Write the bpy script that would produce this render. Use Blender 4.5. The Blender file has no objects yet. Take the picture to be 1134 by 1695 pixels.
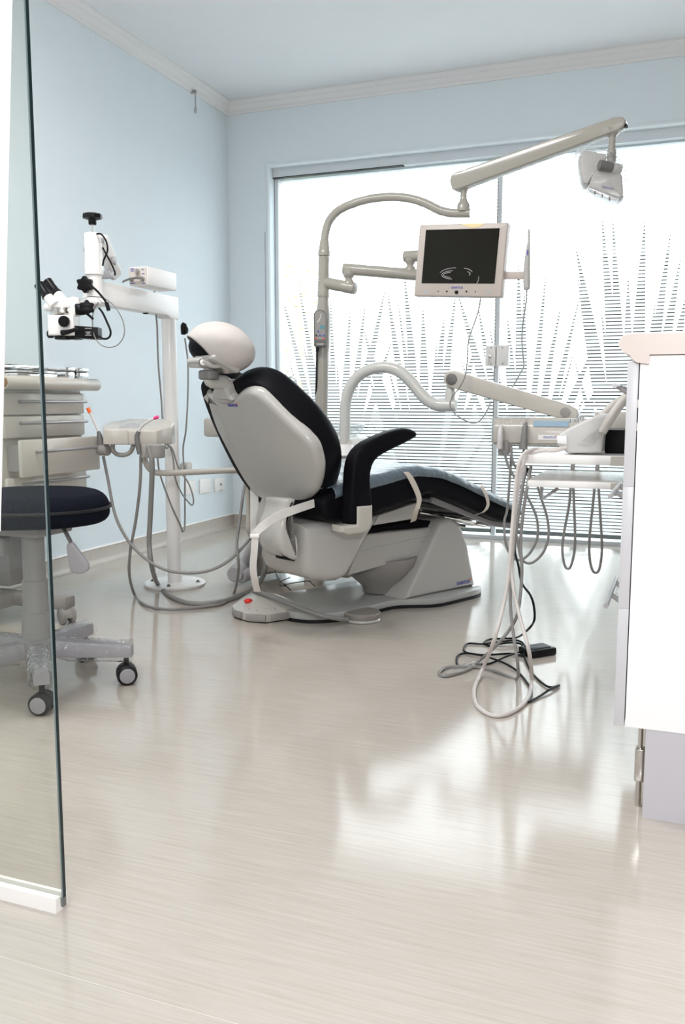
import bpy, bmesh, random
from math import *
from mathutils import Vector, Matrix, noise
V = Vector
SC = bpy.context.scene
COL = SC.collection

# ---------------------------------------------------------------- camera
F_PX = 1450.0
CAM_H = 0.86
PITCH = radians(7.15)
YAW = radians(21.0)
cam = bpy.data.cameras.new('camera')
cam.sensor_fit = 'VERTICAL'
cam.sensor_height = 36.0
cam.sensor_width = 36.0
cam.lens = 36.0 * F_PX / 1695.0
cam.clip_start = 0.02
cam_ob = bpy.data.objects.new('camera', cam)
COL.objects.link(cam_ob)
cam_ob.location = (0, 0, CAM_H)
cam_ob.rotation_euler = (pi / 2 - PITCH, 0, YAW)
SC.camera = cam_ob

# ---------------------------------------------------------------- world, lamps, exposure
SC.view_settings.view_transform = 'Standard'
SC.view_settings.look = 'None'
SC.view_settings.gamma = 1.0
SC.view_settings.use_curve_mapping = False
SC.view_settings.exposure = 0.53
world = bpy.data.worlds.new('sky')
SC.world = world
world.use_nodes = True
bg = world.node_tree.nodes['Background']
bg.inputs[0].default_value = (0.93, 0.97, 1.0, 1)
bg.inputs[1].default_value = 5.2
SC.cycles.use_denoising = True
SC.cycles.max_bounces = 12
SC.cycles.transparent_max_bounces = 24
SC.cycles.sample_clamp_indirect = 8.0


def lamp(name, kind, loc, energy, color, **kw):
    l = bpy.data.lights.new(name, kind)
    l.energy = energy
    l.color = color
    for k, v in kw.items():
        setattr(l, k, v)
    o = bpy.data.objects.new(name, l)
    COL.objects.link(o)
    o.location = loc
    return o


# the photographer's flash, just right of the camera, and two unseen fill lights added
lamp('camera_flash', 'POINT', (0.22, -0.15, 1.35), 58, (0.945, 0.968, 1.0), shadow_soft_size=0.05)
lamp('ceiling_fill_light', 'AREA', (-1.7, 2.1, 2.77), 28, (1.0, 0.97, 0.95), shape='RECTANGLE', size=1.2, size_y=0.3)  # unseen fill, added overhead to brighten the left wall
lamp('front_fill_light', 'AREA', (-0.6, -0.9, 2.77), 29, (0.92, 0.965, 1.0), shape='RECTANGLE', size=1.2, size_y=0.6)  # unseen fill, added behind the camera to lift the front


# ---------------------------------------------------------------- helpers: placing
R_ = V((cos(YAW), sin(YAW), 0))
FW = V((-sin(YAW) * cos(PITCH), cos(YAW) * cos(PITCH), -sin(PITCH)))
U_ = R_.cross(FW)
C_ = V((0, 0, CAM_H))


def ray(x, y):
    return FW + R_ * ((x - 567) / F_PX) - U_ * ((y - 847.5) / F_PX)


def at(x, y, Y):            # point on the plane at depth Y
    d = ray(x, y)
    return C_ + d * (Y / d.y)


def ground(x, y, z=0.0):    # point at height z
    d = ray(x, y)
    return C_ + d * ((z - CAM_H) / d.z)


def side(x, y, X):          # point on the plane at X
    d = ray(x, y)
    return C_ + d * (X / d.x)


def atl(pts, Y):
    return [at(p[0], p[1], p[2] if len(p) > 2 else Y) for p in pts]


def mpp(p):                 # metres per pixel at a point
    return (V(p) - C_).dot(FW) / F_PX


# ---------------------------------------------------------------- helpers: materials
def mat(name, color, rough=0.5, metal=0.0, spec=0.5, coat=0.0, trans=0.0, emis=None, alpha=1.0, bump=None, var=0.0, ior=1.45):
    m = bpy.data.materials.new(name)
    m.use_nodes = True
    nt = m.node_tree
    b = nt.nodes['Principled BSDF']
    b.inputs['Base Color'].default_value = (*color, 1)
    b.inputs['Roughness'].default_value = rough
    b.inputs['Metallic'].default_value = metal
    b.inputs['Specular IOR Level'].default_value = spec
    b.inputs['Coat Weight'].default_value = coat
    b.inputs['Transmission Weight'].default_value = trans
    b.inputs['IOR'].default_value = ior
    b.inputs['Alpha'].default_value = alpha
    tc = nt.nodes.new('ShaderNodeTexCoord')
    if var:
        n = nt.nodes.new('ShaderNodeTexNoise')
        n.inputs['Scale'].default_value = 9
        n.inputs['Detail'].default_value = 4
        r = nt.nodes.new('ShaderNodeMix')
        r.data_type = 'RGBA'
        r.inputs['A'].default_value = (*[c * (1 - var) for c in color], 1)
        r.inputs['B'].default_value = (*[min(1, c * (1 + var)) for c in color], 1)
        nt.links.new(tc.outputs['Object'], n.inputs['Vector'])
        nt.links.new(n.outputs['Fac'], r.inputs['Factor'])
        nt.links.new(r.outputs['Result'], b.inputs['Base Color'])
    if bump:
        n = nt.nodes.new('ShaderNodeTexNoise')
        n.inputs['Scale'].default_value = bump[0]
        n.inputs['Detail'].default_value = 3
        bp = nt.nodes.new('ShaderNodeBump')
        bp.inputs['Strength'].default_value = bump[1]
        bp.inputs['Distance'].default_value = bump[2] if len(bump) > 2 else 0.01
        nt.links.new(tc.outputs['Object'], n.inputs['Vector'])
        nt.links.new(n.outputs['Fac'], bp.inputs['Height'])
        nt.links.new(bp.outputs['Normal'], b.inputs['Normal'])
    return m


def clear_mat(name, tint, gloss_mix, rough=0.0, haze=0.0):
    """thin clear sheet: see-through with a little gloss (and a milky share)"""
    m = bpy.data.materials.new(name)
    m.use_nodes = True
    nt = m.node_tree
    nt.nodes.clear()
    out = nt.nodes.new('ShaderNodeOutputMaterial')
    tr = nt.nodes.new('ShaderNodeBsdfTransparent')
    tr.inputs[0].default_value = (*tint, 1)
    gl = nt.nodes.new('ShaderNodeBsdfGlossy')
    gl.inputs['Roughness'].default_value = rough
    fr = nt.nodes.new('ShaderNodeLayerWeight')
    fr.inputs['Blend'].default_value = 0.5
    pw = nt.nodes.new('ShaderNodeMath')
    pw.operation = 'POWER'
    pw.inputs[1].default_value = 4.0
    mu = nt.nodes.new('ShaderNodeMath')
    mu.operation = 'MULTIPLY_ADD'
    mu.use_clamp = True
    mu.inputs[1].default_value = 0.5 * gloss_mix
    mu.inputs[2].default_value = 0.025 * gloss_mix
    mx = nt.nodes.new('ShaderNodeMixShader')
    nt.links.new(fr.outputs['Facing'], pw.inputs[0])
    nt.links.new(pw.outputs[0], mu.inputs[0])
    nt.links.new(mu.outputs[0], mx.inputs[0])
    nt.links.new(tr.outputs[0], mx.inputs[1])
    nt.links.new(gl.outputs[0], mx.inputs[2])
    last = mx
    if haze:
        df = nt.nodes.new('ShaderNodeBsdfDiffuse')
        df.inputs[0].default_value = (0.85, 0.85, 0.85, 1)
        m2 = nt.nodes.new('ShaderNodeMixShader')
        m2.inputs[0].default_value = haze
        nt.links.new(mx.outputs[0], m2.inputs[1])
        nt.links.new(df.outputs[0], m2.inputs[2])
        last = m2
    if rough > 0:
        tc = nt.nodes.new('ShaderNodeTexCoord')
        n = nt.nodes.new('ShaderNodeTexNoise')
        n.inputs['Scale'].default_value = 45
        bp = nt.nodes.new('ShaderNodeBump')
        bp.inputs['Strength'].default_value = 0.9
        bp.inputs['Distance'].default_value = 0.02
        nt.links.new(tc.outputs['Object'], n.inputs['Vector'])
        nt.links.new(n.outputs['Fac'], bp.inputs['Height'])
        nt.links.new(bp.outputs['Normal'], gl.inputs['Normal'])
    nt.links.new(last.outputs[0], out.inputs[0])
    return m


def film_mat():
    m = bpy.data.materials.new('frosted_film')
    m.use_nodes = True
    nt = m.node_tree
    nt.nodes.clear()
    out = nt.nodes.new('ShaderNodeOutputMaterial')
    tl = nt.nodes.new('ShaderNodeBsdfTranslucent')
    tl.inputs[0].default_value = (0.93, 0.96, 0.97, 1)
    df = nt.nodes.new('ShaderNodeBsdfDiffuse')
    df.inputs[0].default_value = (0.8, 0.83, 0.84, 1)
    tr = nt.nodes.new('ShaderNodeBsdfTransparent')
    m1 = nt.nodes.new('ShaderNodeMixShader')
    m1.inputs[0].default_value = 0.25
    m2 = nt.nodes.new('ShaderNodeMixShader')
    m2.inputs[0].default_value = 0.08
    nt.links.new(tl.outputs[0], m1.inputs[1])
    nt.links.new(df.outputs[0], m1.inputs[2])
    nt.links.new(m1.outputs[0], m2.inputs[1])
    nt.links.new(tr.outputs[0], m2.inputs[2])
    nt.links.new(m2.outputs[0], out.inputs[0])
    return m


def floor_mat(name, vertical=False):
    m = bpy.data.materials.new(name)
    m.use_nodes = True
    nt = m.node_tree
    b = nt.nodes['Principled BSDF']
    tc = nt.nodes.new('ShaderNodeTexCoord')
    mp = nt.nodes.new('ShaderNodeMapping')
    mp.inputs['Scale'].default_value = (3.2, 75, 1) if not vertical else (30, 30, 1.5)
    n1 = nt.nodes.new('ShaderNodeTexNoise')
    n1.inputs['Scale'].default_value = 1.7
    n1.inputs['Detail'].default_value = 5
    n1.inputs['Roughness'].default_value = 0.62
    n1.inputs['Distortion'].default_value = 0.8
    cr = nt.nodes.new('ShaderNodeValToRGB')
    e = cr.color_ramp.elements
    e[0].position = 0.30
    e[0].color = (0.462, 0.408, 0.348, 1)
    e[1].position = 0.66
    e[1].color = (0.487, 0.445, 0.40, 1)
    mid = cr.color_ramp.elements.new(0.47)
    mid.color = (0.475, 0.428, 0.378, 1)
    nt.links.new(tc.outputs['Object'], mp.inputs['Vector'])
    nt.links.new(mp.outputs[0], n1.inputs['Vector'])
    nt.links.new(n1.outputs['Fac'], cr.inputs[0])
    last = cr.outputs[0]
    if not vertical:
        # fine pale flecks and the welded seam between the sheets
        mp2 = nt.nodes.new('ShaderNodeMapping')
        mp2.inputs['Scale'].default_value = (5, 120, 1)
        n2 = nt.nodes.new('ShaderNodeTexNoise')
        n2.inputs['Scale'].default_value = 1.3
        n2.inputs['Detail'].default_value = 3
        nt.links.new(tc.outputs['Object'], mp2.inputs['Vector'])
        nt.links.new(mp2.outputs[0], n2.inputs['Vector'])
        mx = nt.nodes.new('ShaderNodeMix')
        mx.data_type = 'RGBA'
        mx.blend_type = 'SOFT_LIGHT'
        mx.inputs['Factor'].default_value = 0.25
        nt.links.new(last, mx.inputs['A'])
        nt.links.new(n2.outputs['Fac'], mx.inputs['B'])
        last = mx.outputs['Result']
        bp = nt.nodes.new('ShaderNodeBump')
        bp.inputs['Strength'].default_value = 0.03
        bp.inputs['Distance'].default_value = 0.004
        nt.links.new(n1.outputs['Fac'], bp.inputs['Height'])
        nt.links.new(bp.outputs['Normal'], b.inputs['Normal'])
    nt.links.new(last, b.inputs['Base Color'])
    b.inputs['Roughness'].default_value = 0.11 if not vertical else 0.4
    b.inputs['Specular IOR Level'].default_value = 0.75
    return m


M = {}
M['wall'] = mat('pale_blue_paint', (0.735, 0.80, 0.84), 0.75, bump=(180, 0.05, 0.002), var=0.01)
M['ceiling'] = mat('ceiling_paint', (0.80, 0.81, 0.83), 0.8, var=0.01)
M['trim'] = mat('white_moulding', (0.78, 0.77, 0.77), 0.55)
M['white_wall'] = mat('white_paint', (0.48, 0.46, 0.44), 0.8)
M['floor'] = floor_mat('streaked_vinyl')
M['skirting'] = floor_mat('vinyl_skirting', True)
M['alu'] = mat('white_aluminium', (0.66, 0.69, 0.72), 0.4)
M['jamb'] = mat('reveal_paint', (0.74, 0.80, 0.83), 0.7)
M['glass'] = clear_mat('window_glass', (0.97, 0.99, 0.985), 0.8)
M['door_glass'] = clear_mat('partition_glass', (0.955, 0.965, 0.945), 1.0)
M['glass_edge'] = mat('green_glass_edge', (0.004, 0.016, 0.018), 0.12, spec=0.5)
M['arris'] = mat('ground_glass', (0.17, 0.22, 0.23), 0.5)
M['film'] = film_mat()
M['cream'] = mat('cream_plastic', (0.53, 0.495, 0.445), 0.26, coat=0.25)
M['shell'] = mat('grey_white_shell', (0.46, 0.445, 0.42), 0.22, coat=0.3)
M['arm'] = mat('ivory_enamel', (0.36, 0.342, 0.30), 0.2, coat=0.3)
M['white'] = mat('white_enamel', (0.88, 0.85, 0.83), 0.3, coat=0.2)
M['laminate'] = mat('white_laminate', (0.86, 0.855, 0.86), 0.35)
M['counter'] = mat('pinkish_laminate', (0.62, 0.535, 0.49), 0.35)
M['black'] = mat('black_plastic', (0.006, 0.006, 0.007), 0.35, spec=0.25)
M['vinyl'] = mat('black_vinyl', (0.006, 0.006, 0.008), 0.45, spec=0.06, bump=(260, 0.08, 0.002))
M['navy'] = mat('dark_fabric', (0.007, 0.008, 0.014), 0.8, spec=0.05, bump=(400, 0.2, 0.002))
M['rubber'] = mat('black_rubber', (0.012, 0.012, 0.013), 0.45, spec=0.25)
M['grey'] = mat('grey_plastic', (0.30, 0.285, 0.27), 0.4)
M['dgrey'] = mat('dark_grey_plastic', (0.15, 0.145, 0.14), 0.4)
M['hose'] = mat('grey_hose', (0.24, 0.23, 0.22), 0.4)
M['pale_hose'] = mat('pale_hose', (0.62, 0.57, 0.54), 0.35)
M['greycast'] = mat('grey_casting', (0.28, 0.27, 0.275), 0.4)
M['mauve'] = mat('mauve_grey_metal', (0.31, 0.295, 0.315), 0.4)
M['steel'] = mat('brushed_steel', (0.62, 0.60, 0.57), 0.22, metal=1.0)
M['chrome'] = mat('chrome', (0.75, 0.75, 0.76), 0.08, metal=1.0)
M['handle'] = mat('grey_handle', (0.42, 0.41, 0.42), 0.3, metal=0.6)
M['kick'] = mat('grey_plinth_board', (0.52, 0.50, 0.53), 0.4)
M['cover'] = mat('white_cloth_cover', (0.56, 0.515, 0.49), 0.85, bump=(30, 0.25, 0.01))
M['blue_film'] = mat('pale_blue_sheet', (0.13, 0.17, 0.205), 0.3, bump=(24, 0.6, 0.02), coat=0.3)
M['strap'] = mat('elastic_strap', (0.68, 0.61, 0.53), 0.7)
M['strapw'] = mat('white_strap', (0.74, 0.71, 0.68), 0.7)
M['wrap'] = clear_mat('crinkled_film', (0.95, 0.95, 0.95), 2.2, 0.10, 0.05)
M['screen'] = mat('dark_screen', (0.014, 0.013, 0.010), 0.15, spec=0.2, bump=(14, 0.10, 0.01))
M['red'] = mat('red_button', (0.75, 0.03, 0.02), 0.3)
M['orange'] = mat('orange_tip', (1.0, 0.16, 0.03), 0.4)
M['pink'] = mat('pink_tip', (0.85, 0.05, 0.25), 0.4)
M['clear_tube'] = mat('clear_tube', (0.70, 0.66, 0.66), 0.2)
M['teal'] = mat('teal_display', (0.02, 0.22, 0.25), 0.3)
M['ink'] = mat('blue_ink', (0.03, 0.04, 0.38), 0.4)
M['tick'] = mat('orange_ink', (0.85, 0.18, 0.03), 0.4)
M['duct'] = mat('grey_duct', (0.42, 0.41, 0.42), 0.4)
M['leaf'] = mat('dark_green_leaf', (0.008, 0.012, 0.010), 0.7, spec=0.1)
M['shrub'] = mat('yellow_green_leaf', (0.42, 0.47, 0.06), 0.6, var=0.3)
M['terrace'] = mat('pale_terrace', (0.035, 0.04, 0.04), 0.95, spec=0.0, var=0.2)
M['cover_grey'] = mat('lamp_grey', (0.50, 0.49, 0.47), 0.35)
M['pale_arm'] = mat('pale_enamel', (0.60, 0.59, 0.56), 0.22, coat=0.3)
M['front'] = mat('drawer_laminate', (0.56, 0.55, 0.57), 0.35)
M['lens'] = mat('lens_glass', (0.5, 0.55, 0.6), 0.05, spec=1.0)
M['reflector'] = mat('lamp_reflector', (0.85, 0.85, 0.88), 0.12, metal=0.8)
M['amber'] = mat('amber_plastic', (0.25, 0.12, 0.03), 0.3)
M['warmcard'] = mat('beige_board', (0.42, 0.36, 0.28), 0.7)


# ---------------------------------------------------------------- helpers: meshes
def catmull(pts, k=8, closed=False):
    n = len(pts)
    out = []
    P = [V(p) for p in pts]
    if n < 3:
        return P
    segs = n if closed else n - 1
    for i in range(segs):
        if closed:
            a, b, c, d = P[(i - 1) % n], P[i], P[(i + 1) % n], P[(i + 2) % n]
        else:
            b, c = P[i], P[i + 1]
            a = P[i - 1] if i else b * 2 - c
            d = P[i + 2] if i + 2 < n else c * 2 - b
        for j in range(k):
            t = j / k
            out.append(0.5 * ((2 * b) + (c - a) * t + (2 * a - 5 * b + 4 * c - d) * t * t + (3 * b - a - 3 * c + d) * t ** 3))
    if not closed:
        out.append(P[-1])
    return out


class MB:
    def __init__(s):
        s.bm = bmesh.new()

    def loop(s, pts):
        return [s.bm.verts.new(p) for p in pts]

    def bridge(s, a, b, closed=True):
        n = len(a)
        for i in range(n if closed else n - 1):
            j = (i + 1) % n
            try:
                s.bm.faces.new((a[i], a[j], b[j], b[i]))
            except ValueError:
                pass

    def cap(s, l):
        if len(l) > 2:
            try:
                s.bm.faces.new(l)
            except ValueError:
                pass

    def tube(s, pts, r, k=10, smooth=0, caps=True, flat=1.0, up=None):
        P = catmull(pts, smooth) if smooth and len(pts) > 2 else [V(p) for p in pts]
        n = len(P)
        if not hasattr(r, '__len__'):
            rr = [r] * n
        else:
            rr = []
            for i in range(n):
                t = i / (n - 1) * (len(r) - 1)
                a = min(int(t), len(r) - 2)
                rr.append(r[a] + (r[a + 1] - r[a]) * (t - a))
        tang = []
        for i in range(n):
            t = P[min(i + 1, n - 1)] - P[max(i - 1, 0)]
            tang.append(t.normalized() if t.length > 1e-9 else V((0, 0, 1)))
        x = V(up) if up else (V((0, 0, 1)) if abs(tang[0].z) < 0.9 else V((1, 0, 0)))
        x = (x - tang[0] * x.dot(tang[0])).normalized()
        rings = []
        for i in range(n):
            x = (x - tang[i] * x.dot(tang[i]))
            x = x.normalized() if x.length > 1e-9 else V((1, 0, 0))
            y = tang[i].cross(x)
            rings.append(s.loop([P[i] + x * (cos(2 * pi * j / k) * rr[i]) + y * (sin(2 * pi * j / k) * rr[i] * flat) for j in range(k)]))
        for a, b in zip(rings, rings[1:]):
            s.bridge(a, b)
        if caps:
            s.cap(rings[0][::-1])
            s.cap(rings[-1])
        return s

    def lathe(s, prof, o=(0, 0, 0), axis=(0, 0, 1), k=28, caps=True):
        o = V(o)
        a = V(axis).normalized()
        x = V((1, 0, 0)) if abs(a.x) < 0.8 else V((0, 1, 0))
        x = (x - a * x.dot(a)).normalized()
        y = a.cross(x)
        rings = [s.loop([o + a * h + x * (cos(2 * pi * j / k) * r) + y * (sin(2 * pi * j / k) * r) for j in range(k)]) for r, h in prof]
        for p, q in zip(rings, rings[1:]):
            s.bridge(p, q)
        if caps:
            s.cap(rings[0][::-1])
            s.cap(rings[-1])
        return s

    def cyl(s, a, b, r, k=20, bev=0.0):
        a, b = V(a), V(b)
        L = (b - a).length
        if bev:
            pr = [(r - bev, 0), (r - bev * 0.3, bev * 0.3), (r, bev), (r, L - bev), (r - bev * 0.3, L - bev * 0.3), (r - bev, L)]
        else:
            pr = [(r, 0), (r, L)]
        return s.lathe(pr, a, b - a, k)

    def slab(s, poly, d0, d1, fr=None, r=0.0, seg=3, sm=0, r1=None):
        """closed outline poly (a,b) extruded along the third axis from d0 to d1 with rounded rims"""
        o, e1, e2, e3 = fr if fr else (V((0, 0, 0)), V((1, 0, 0)), V((0, 1, 0)), V((0, 0, 1)))
        P = [V((p[0], p[1])) for p in poly]
        if sm:
            P = [V((p[0], p[1])) for p in catmull([(p[0], p[1], 0) for p in poly], sm, True)]
        ar = sum(P[i].x * P[(i + 1) % len(P)].y - P[(i + 1) % len(P)].x * P[i].y for i in range(len(P)))
        if ar < 0:
            P.reverse()
        n = len(P)
        nor = []
        for i in range(n):
            e0 = (P[i] - P[i - 1]).normalized()
            e_1 = (P[(i + 1) % n] - P[i]).normalized()
            t = e0 + e_1
            t = t.normalized() if t.length > 1e-6 else e0
            nn = V((t.y, -t.x))
            c = max(0.5, nn.dot(V((e0.y, -e0.x))))
            nor.append(nn / c)
        if r1 is None:
            r1 = r
        rings = []

        def ring(off, d):
            rings.append(s.loop([o + e1 * (P[i].x - nor[i].x * off) + e2 * (P[i].y - nor[i].y * off) + e3 * d for i in range(n)]))
        sg = 1 if d1 > d0 else -1
        if r > 0:
            for q in range(seg + 1):
                t = q / seg * pi / 2
                ring(r * (1 - sin(t)), d0 + sg * r * (1 - cos(t)))
        else:
            ring(0, d0)
        if r1 > 0:
            for q in range(seg + 1):
                t = q / seg * pi / 2
                ring(r1 * (1 - cos(t)), d1 - sg * r1 * (1 - sin(t)))
        else:
            ring(0, d1)
        for a, b in zip(rings, rings[1:]):
            s.bridge(a, b)
        s.cap(rings[0][::-1])
        s.cap(rings[-1])
        return s

    def box(s, c, size, fr=None, r=0.0, seg=2):
        """box centred at c with full size (x,y,z) along the frame axes"""
        e = fr if fr else (V((1, 0, 0)), V((0, 1, 0)), V((0, 0, 1)))
        x, y, z = [q / 2 for q in size]
        f = (V(c), e[0], e[1], e[2])
        if r > 0:
            pl = []
            for cx, cy, a0 in ((x - r, y - r, 0), (-x + r, y - r, pi / 2), (-x + r, -y + r, pi), (x - r, -y + r, 3 * pi / 2)):
                for q in range(seg + 1):
                    a = a0 + q / seg * pi / 2
                    pl.append((cx + r * cos(a), cy + r * sin(a)))
            return s.slab(pl, -z, z, f, r * 0.98, seg)
        return s.slab([(-x, -y), (x, -y), (x, y), (-x, y)], -z, z, f)

    def bx(s, lo, hi, r=0.0):
        lo, hi = V(lo), V(hi)
        return s.box((lo + hi) / 2, [abs(q) for q in (hi - lo)], None, r)

    def ellip(s, c, ax, nu=28, nv=14, pw=1.0, vmin=-pi / 2, f=None):
        c = V(c)
        rings = []
        sp = lambda q: copysign(abs(q) ** pw, q)
        for i in range(nv + 1):
            v = vmin + (pi / 2 - vmin) * i / nv
            v = max(-pi / 2 + 0.02, min(pi / 2 - 0.02, v))
            pts = []
            for j in range(nu):
                u = 2 * pi * j / nu
                q = V((sp(cos(v)) * sp(cos(u)), sp(cos(v)) * sp(sin(u)), sp(sin(v))))
                p = c + V(ax[0]) * q.x + V(ax[1]) * q.y + V(ax[2]) * q.z
                pts.append(f(p) if f else p)
            rings.append(s.loop(pts))
        for a, b in zip(rings, rings[1:]):
            s.bridge(a, b)
        s.cap(rings[0][::-1])
        s.cap(rings[-1])
        return s

    def ribbon(s, pts, w, wd, th=0.002, smooth=6):
        """flat band along pts, half width w along directions wd (one vector or one per point)"""
        P = catmull(pts, smooth)
        rows = []
        n = len(P)
        for i, p in enumerate(P):
            t = (P[min(i + 1, n - 1)] - P[max(i - 1, 0)]).normalized()
            if isinstance(wd, list):
                q = i / (n - 1) * (len(wd) - 1)
                a = min(int(q), len(wd) - 2)
                d = V(wd[a]).lerp(V(wd[a + 1]), q - a)
            else:
                d = V(wd)
            d = (d - t * d.dot(t)).normalized()
            nn = t.cross(d)
            rows.append(s.loop([p + d * w + nn * th, p - d * w + nn * th, p - d * w - nn * th, p + d * w - nn * th]))
        for a, b in zip(rows, rows[1:]):
            s.bridge(a, b)
        s.cap(rows[0][::-1])
        s.cap(rows[-1])
        return s

    def shear(s, o, d, k, zmin):
        for v in s.bm.verts:
            if v.co.z > zmin:
                v.co.z += k * (v.co - V(o)).dot(V(d))
        return s

    def build(s, name, m, parent=None, angle=38):
        bm = s.bm
        bmesh.ops.recalc_face_normals(bm, faces=bm.faces)
        for f in bm.faces:
            f.smooth = True
        me = bpy.data.meshes.new(name)
        bm.to_mesh(me)
        bm.free()
        me.set_sharp_from_angle(angle=radians(angle))
        me.materials.append(m)
        o = bpy.data.objects.new(name, me)
        COL.objects.link(o)
        if parent is not None:
            w = V((0, 0, 0))
            q = parent
            while q is not None:
                w += q.location
                q = q.parent
            me.transform(Matrix.Translation(-w))
            o.parent = parent
        elif len(me.vertices):
            xs = [v.co for v in me.vertices]
            c = V((sum(v.x for v in xs) / len(xs), sum(v.y for v in xs) / len(xs), min(v.z for v in xs)))
            me.transform(Matrix.Translation(-c))
            o.location = c
        return o


def tag(o, label, cat, group=None, kind=None):
    if label:
        o['label'] = label
    if cat:
        o['category'] = cat
    if group:
        o['group'] = group
    if kind:
        o['kind'] = kind
    return o


def thing(name, loc, label, cat, group=None):
    o = bpy.data.objects.new(name, None)
    o.empty_display_size = 0.05
    COL.objects.link(o)
    o.location = V(loc)
    return tag(o, label, cat, group)


def struct(name, mb, m, parent=None, world_origin=False):
    o = mb.build(name, m, parent)
    if world_origin:
        o.data.transform(Matrix.Translation(o.location))
        o.location = (0, 0, 0)
    if parent is None:
        o['kind'] = 'structure'
    return o


def lettering(text, size, loc, xdir, ydir, m, parent, name='lettering', depth=0.0006, ctr=True):
    cu = bpy.data.curves.new(name, 'FONT')
    cu.body = text
    cu.size = size
    cu.extrude = depth
    if ctr:
        cu.align_x = 'CENTER'
        cu.align_y = 'CENTER'
    tmp = bpy.data.objects.new(name, cu)
    COL.objects.link(tmp)
    dg = bpy.context.evaluated_depsgraph_get()
    me = bpy.data.meshes.new_from_object(tmp.evaluated_get(dg))
    bpy.data.objects.remove(tmp)
    bpy.data.curves.remove(cu)
    x = V(xdir).normalized()
    y = V(ydir)
    y = (y - x * y.dot(x)).normalized()
    z = x.cross(y)
    w = V((0, 0, 0))
    q = parent
    while q is not None:
        w += q.location
        q = q.parent
    mt = Matrix(((x.x, y.x, z.x, 0), (x.y, y.y, z.y, 0), (x.z, y.z, z.z, 0), (0, 0, 0, 1)))
    me.transform(mt)
    me.transform(Matrix.Translation(V(loc) - w))
    me.materials.clear()
    me.materials.append(m)
    o = bpy.data.objects.new(name, me)
    COL.objects.link(o)
    o.parent = parent
    return o


def maker_mark(size, loc, xdir, ydir, parent, tick=True):
    """the maker's blue lettering with its little orange corner"""
    x, y = V(xdir).normalized(), V(ydir).normalized()
    lettering('GNATUS', size, loc, x, y, M['ink'], parent)
    if tick:
        z = x.cross(y)
        c = V(loc) + x * size * 2.05 + y * size * 0.45
        h = size * 0.22
        MB().slab([(-h, h), (h, h), (h, -h), (h * 0.4, -h), (h * 0.4, h * 0.4), (-h, h * 0.4)], 0, 0.001, (c, x, y, z)).build('lettering_tick', M['tick'], parent)


# ---------------------------------------------------------------- the room
XL, YB, ZC, XR, YF = -2.882, 5.384, 2.81, 1.35, -1.6
GY = 5.50                                   # plane of the sliding windows
WX0, WX1, WZ = -2.585, 1.0, 2.385          # opening in the back wall

struct('floor', MB().bx((XL - 0.1, YF - 0.1, -0.06), (XR + 0.1, GY + 0.05, 0)), M['floor'], None, True)
struct('trim_5', MB().bx((XL, 0.994, -0.002), (XR, 0.9962, 0.0003)), mat('weld_bead', (0.53, 0.495, 0.45), 0.35))   # welded seam in the vinyl
struct('ceiling', MB().bx((XL - 0.1, YF - 0.1, ZC), (XR + 0.1, YB + 0.2, ZC + 0.1)), M['ceiling'])
struct('wall_left', MB().bx((XL - 0.12, YF - 0.1, 0), (XL, YB + 0.2, ZC)), M['wall'])
wb = MB()
wb.bx((XL, YB, 0), (WX0, YB + 0.2, ZC))
wb.bx((WX0, YB, WZ), (WX1, YB + 0.2, ZC))
wb.bx((WX1, YB, 0), (XR, YB + 0.2, ZC))
struct('wall_back', wb, M['wall'])
struct('wall_right', MB().bx((XR, YF - 0.1, 0), (XR + 0.12, YB + 0.2, ZC)), M['white_wall'])
struct('wall_front', MB().bx((XL, YF - 0.12, 0), (XR, YF, ZC)), M['white_wall'])


def crown(name, p0, p1, inward):
    prof = [(0, -0.076), (0.008, -0.076), (0.014, -0.066), (0.014, -0.058), (0.026, -0.050), (0.034, -0.036), (0.036, -0.030), (0.042, -0.028), (0.050, -0.016), (0.052, -0.006), (0.058, -0.004), (0.058, 0), (0, 0)]
    d = V(p1) - V(p0)
    f = (V(p0), V(inward), V((0, 0, 1)), d.normalized())
    return struct(name, MB().slab(prof, 0, d.length, f), M['trim'])


crown('trim_1', (XL, YF, ZC), (XL, YB, ZC), (1, 0, 0))
crown('trim_2', (XL, YB, ZC), (XR, YB, ZC), (0, -1, 0))


def skirt(name, p0, p1, inward):
    prof = [(0, 0), (0.030, 0), (0.018, 0.004), (0.009, 0.014), (0.006, 0.03), (0.006, 0.082), (0, 0.086)]
    d = V(p1) - V(p0)
    f = (V(p0), V(inward), V((0, 0, 1)), d.normalized())
    return struct(name, MB().slab(prof, 0, d.length, f), M['skirting'])


skirt('baseboard_left', (XL, YF, 0.0005), (XL, YB, 0.0005), (1, 0, 0))
skirt('baseboard_back', (XL, YB, 0.0005), (WX0, YB, 0.0005), (0, -1, 0))
for nm, p0, p1, inw in (('trim_3', (XL, YF, 0.086), (XL, YB, 0.086), V((1, 0, 0))), ('trim_4', (XL, YB, 0.086), (WX0, YB, 0.086), V((0, -1, 0)))):
    d = V(p1) - V(p0)
    struct(nm, MB().slab([(0, 0), (0.008, 0), (0.006, 0.008), (0, 0.009)], 0, d.length, (V(p0), inw, V((0, 0, 1)), d.normalized())), M['white'])

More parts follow.
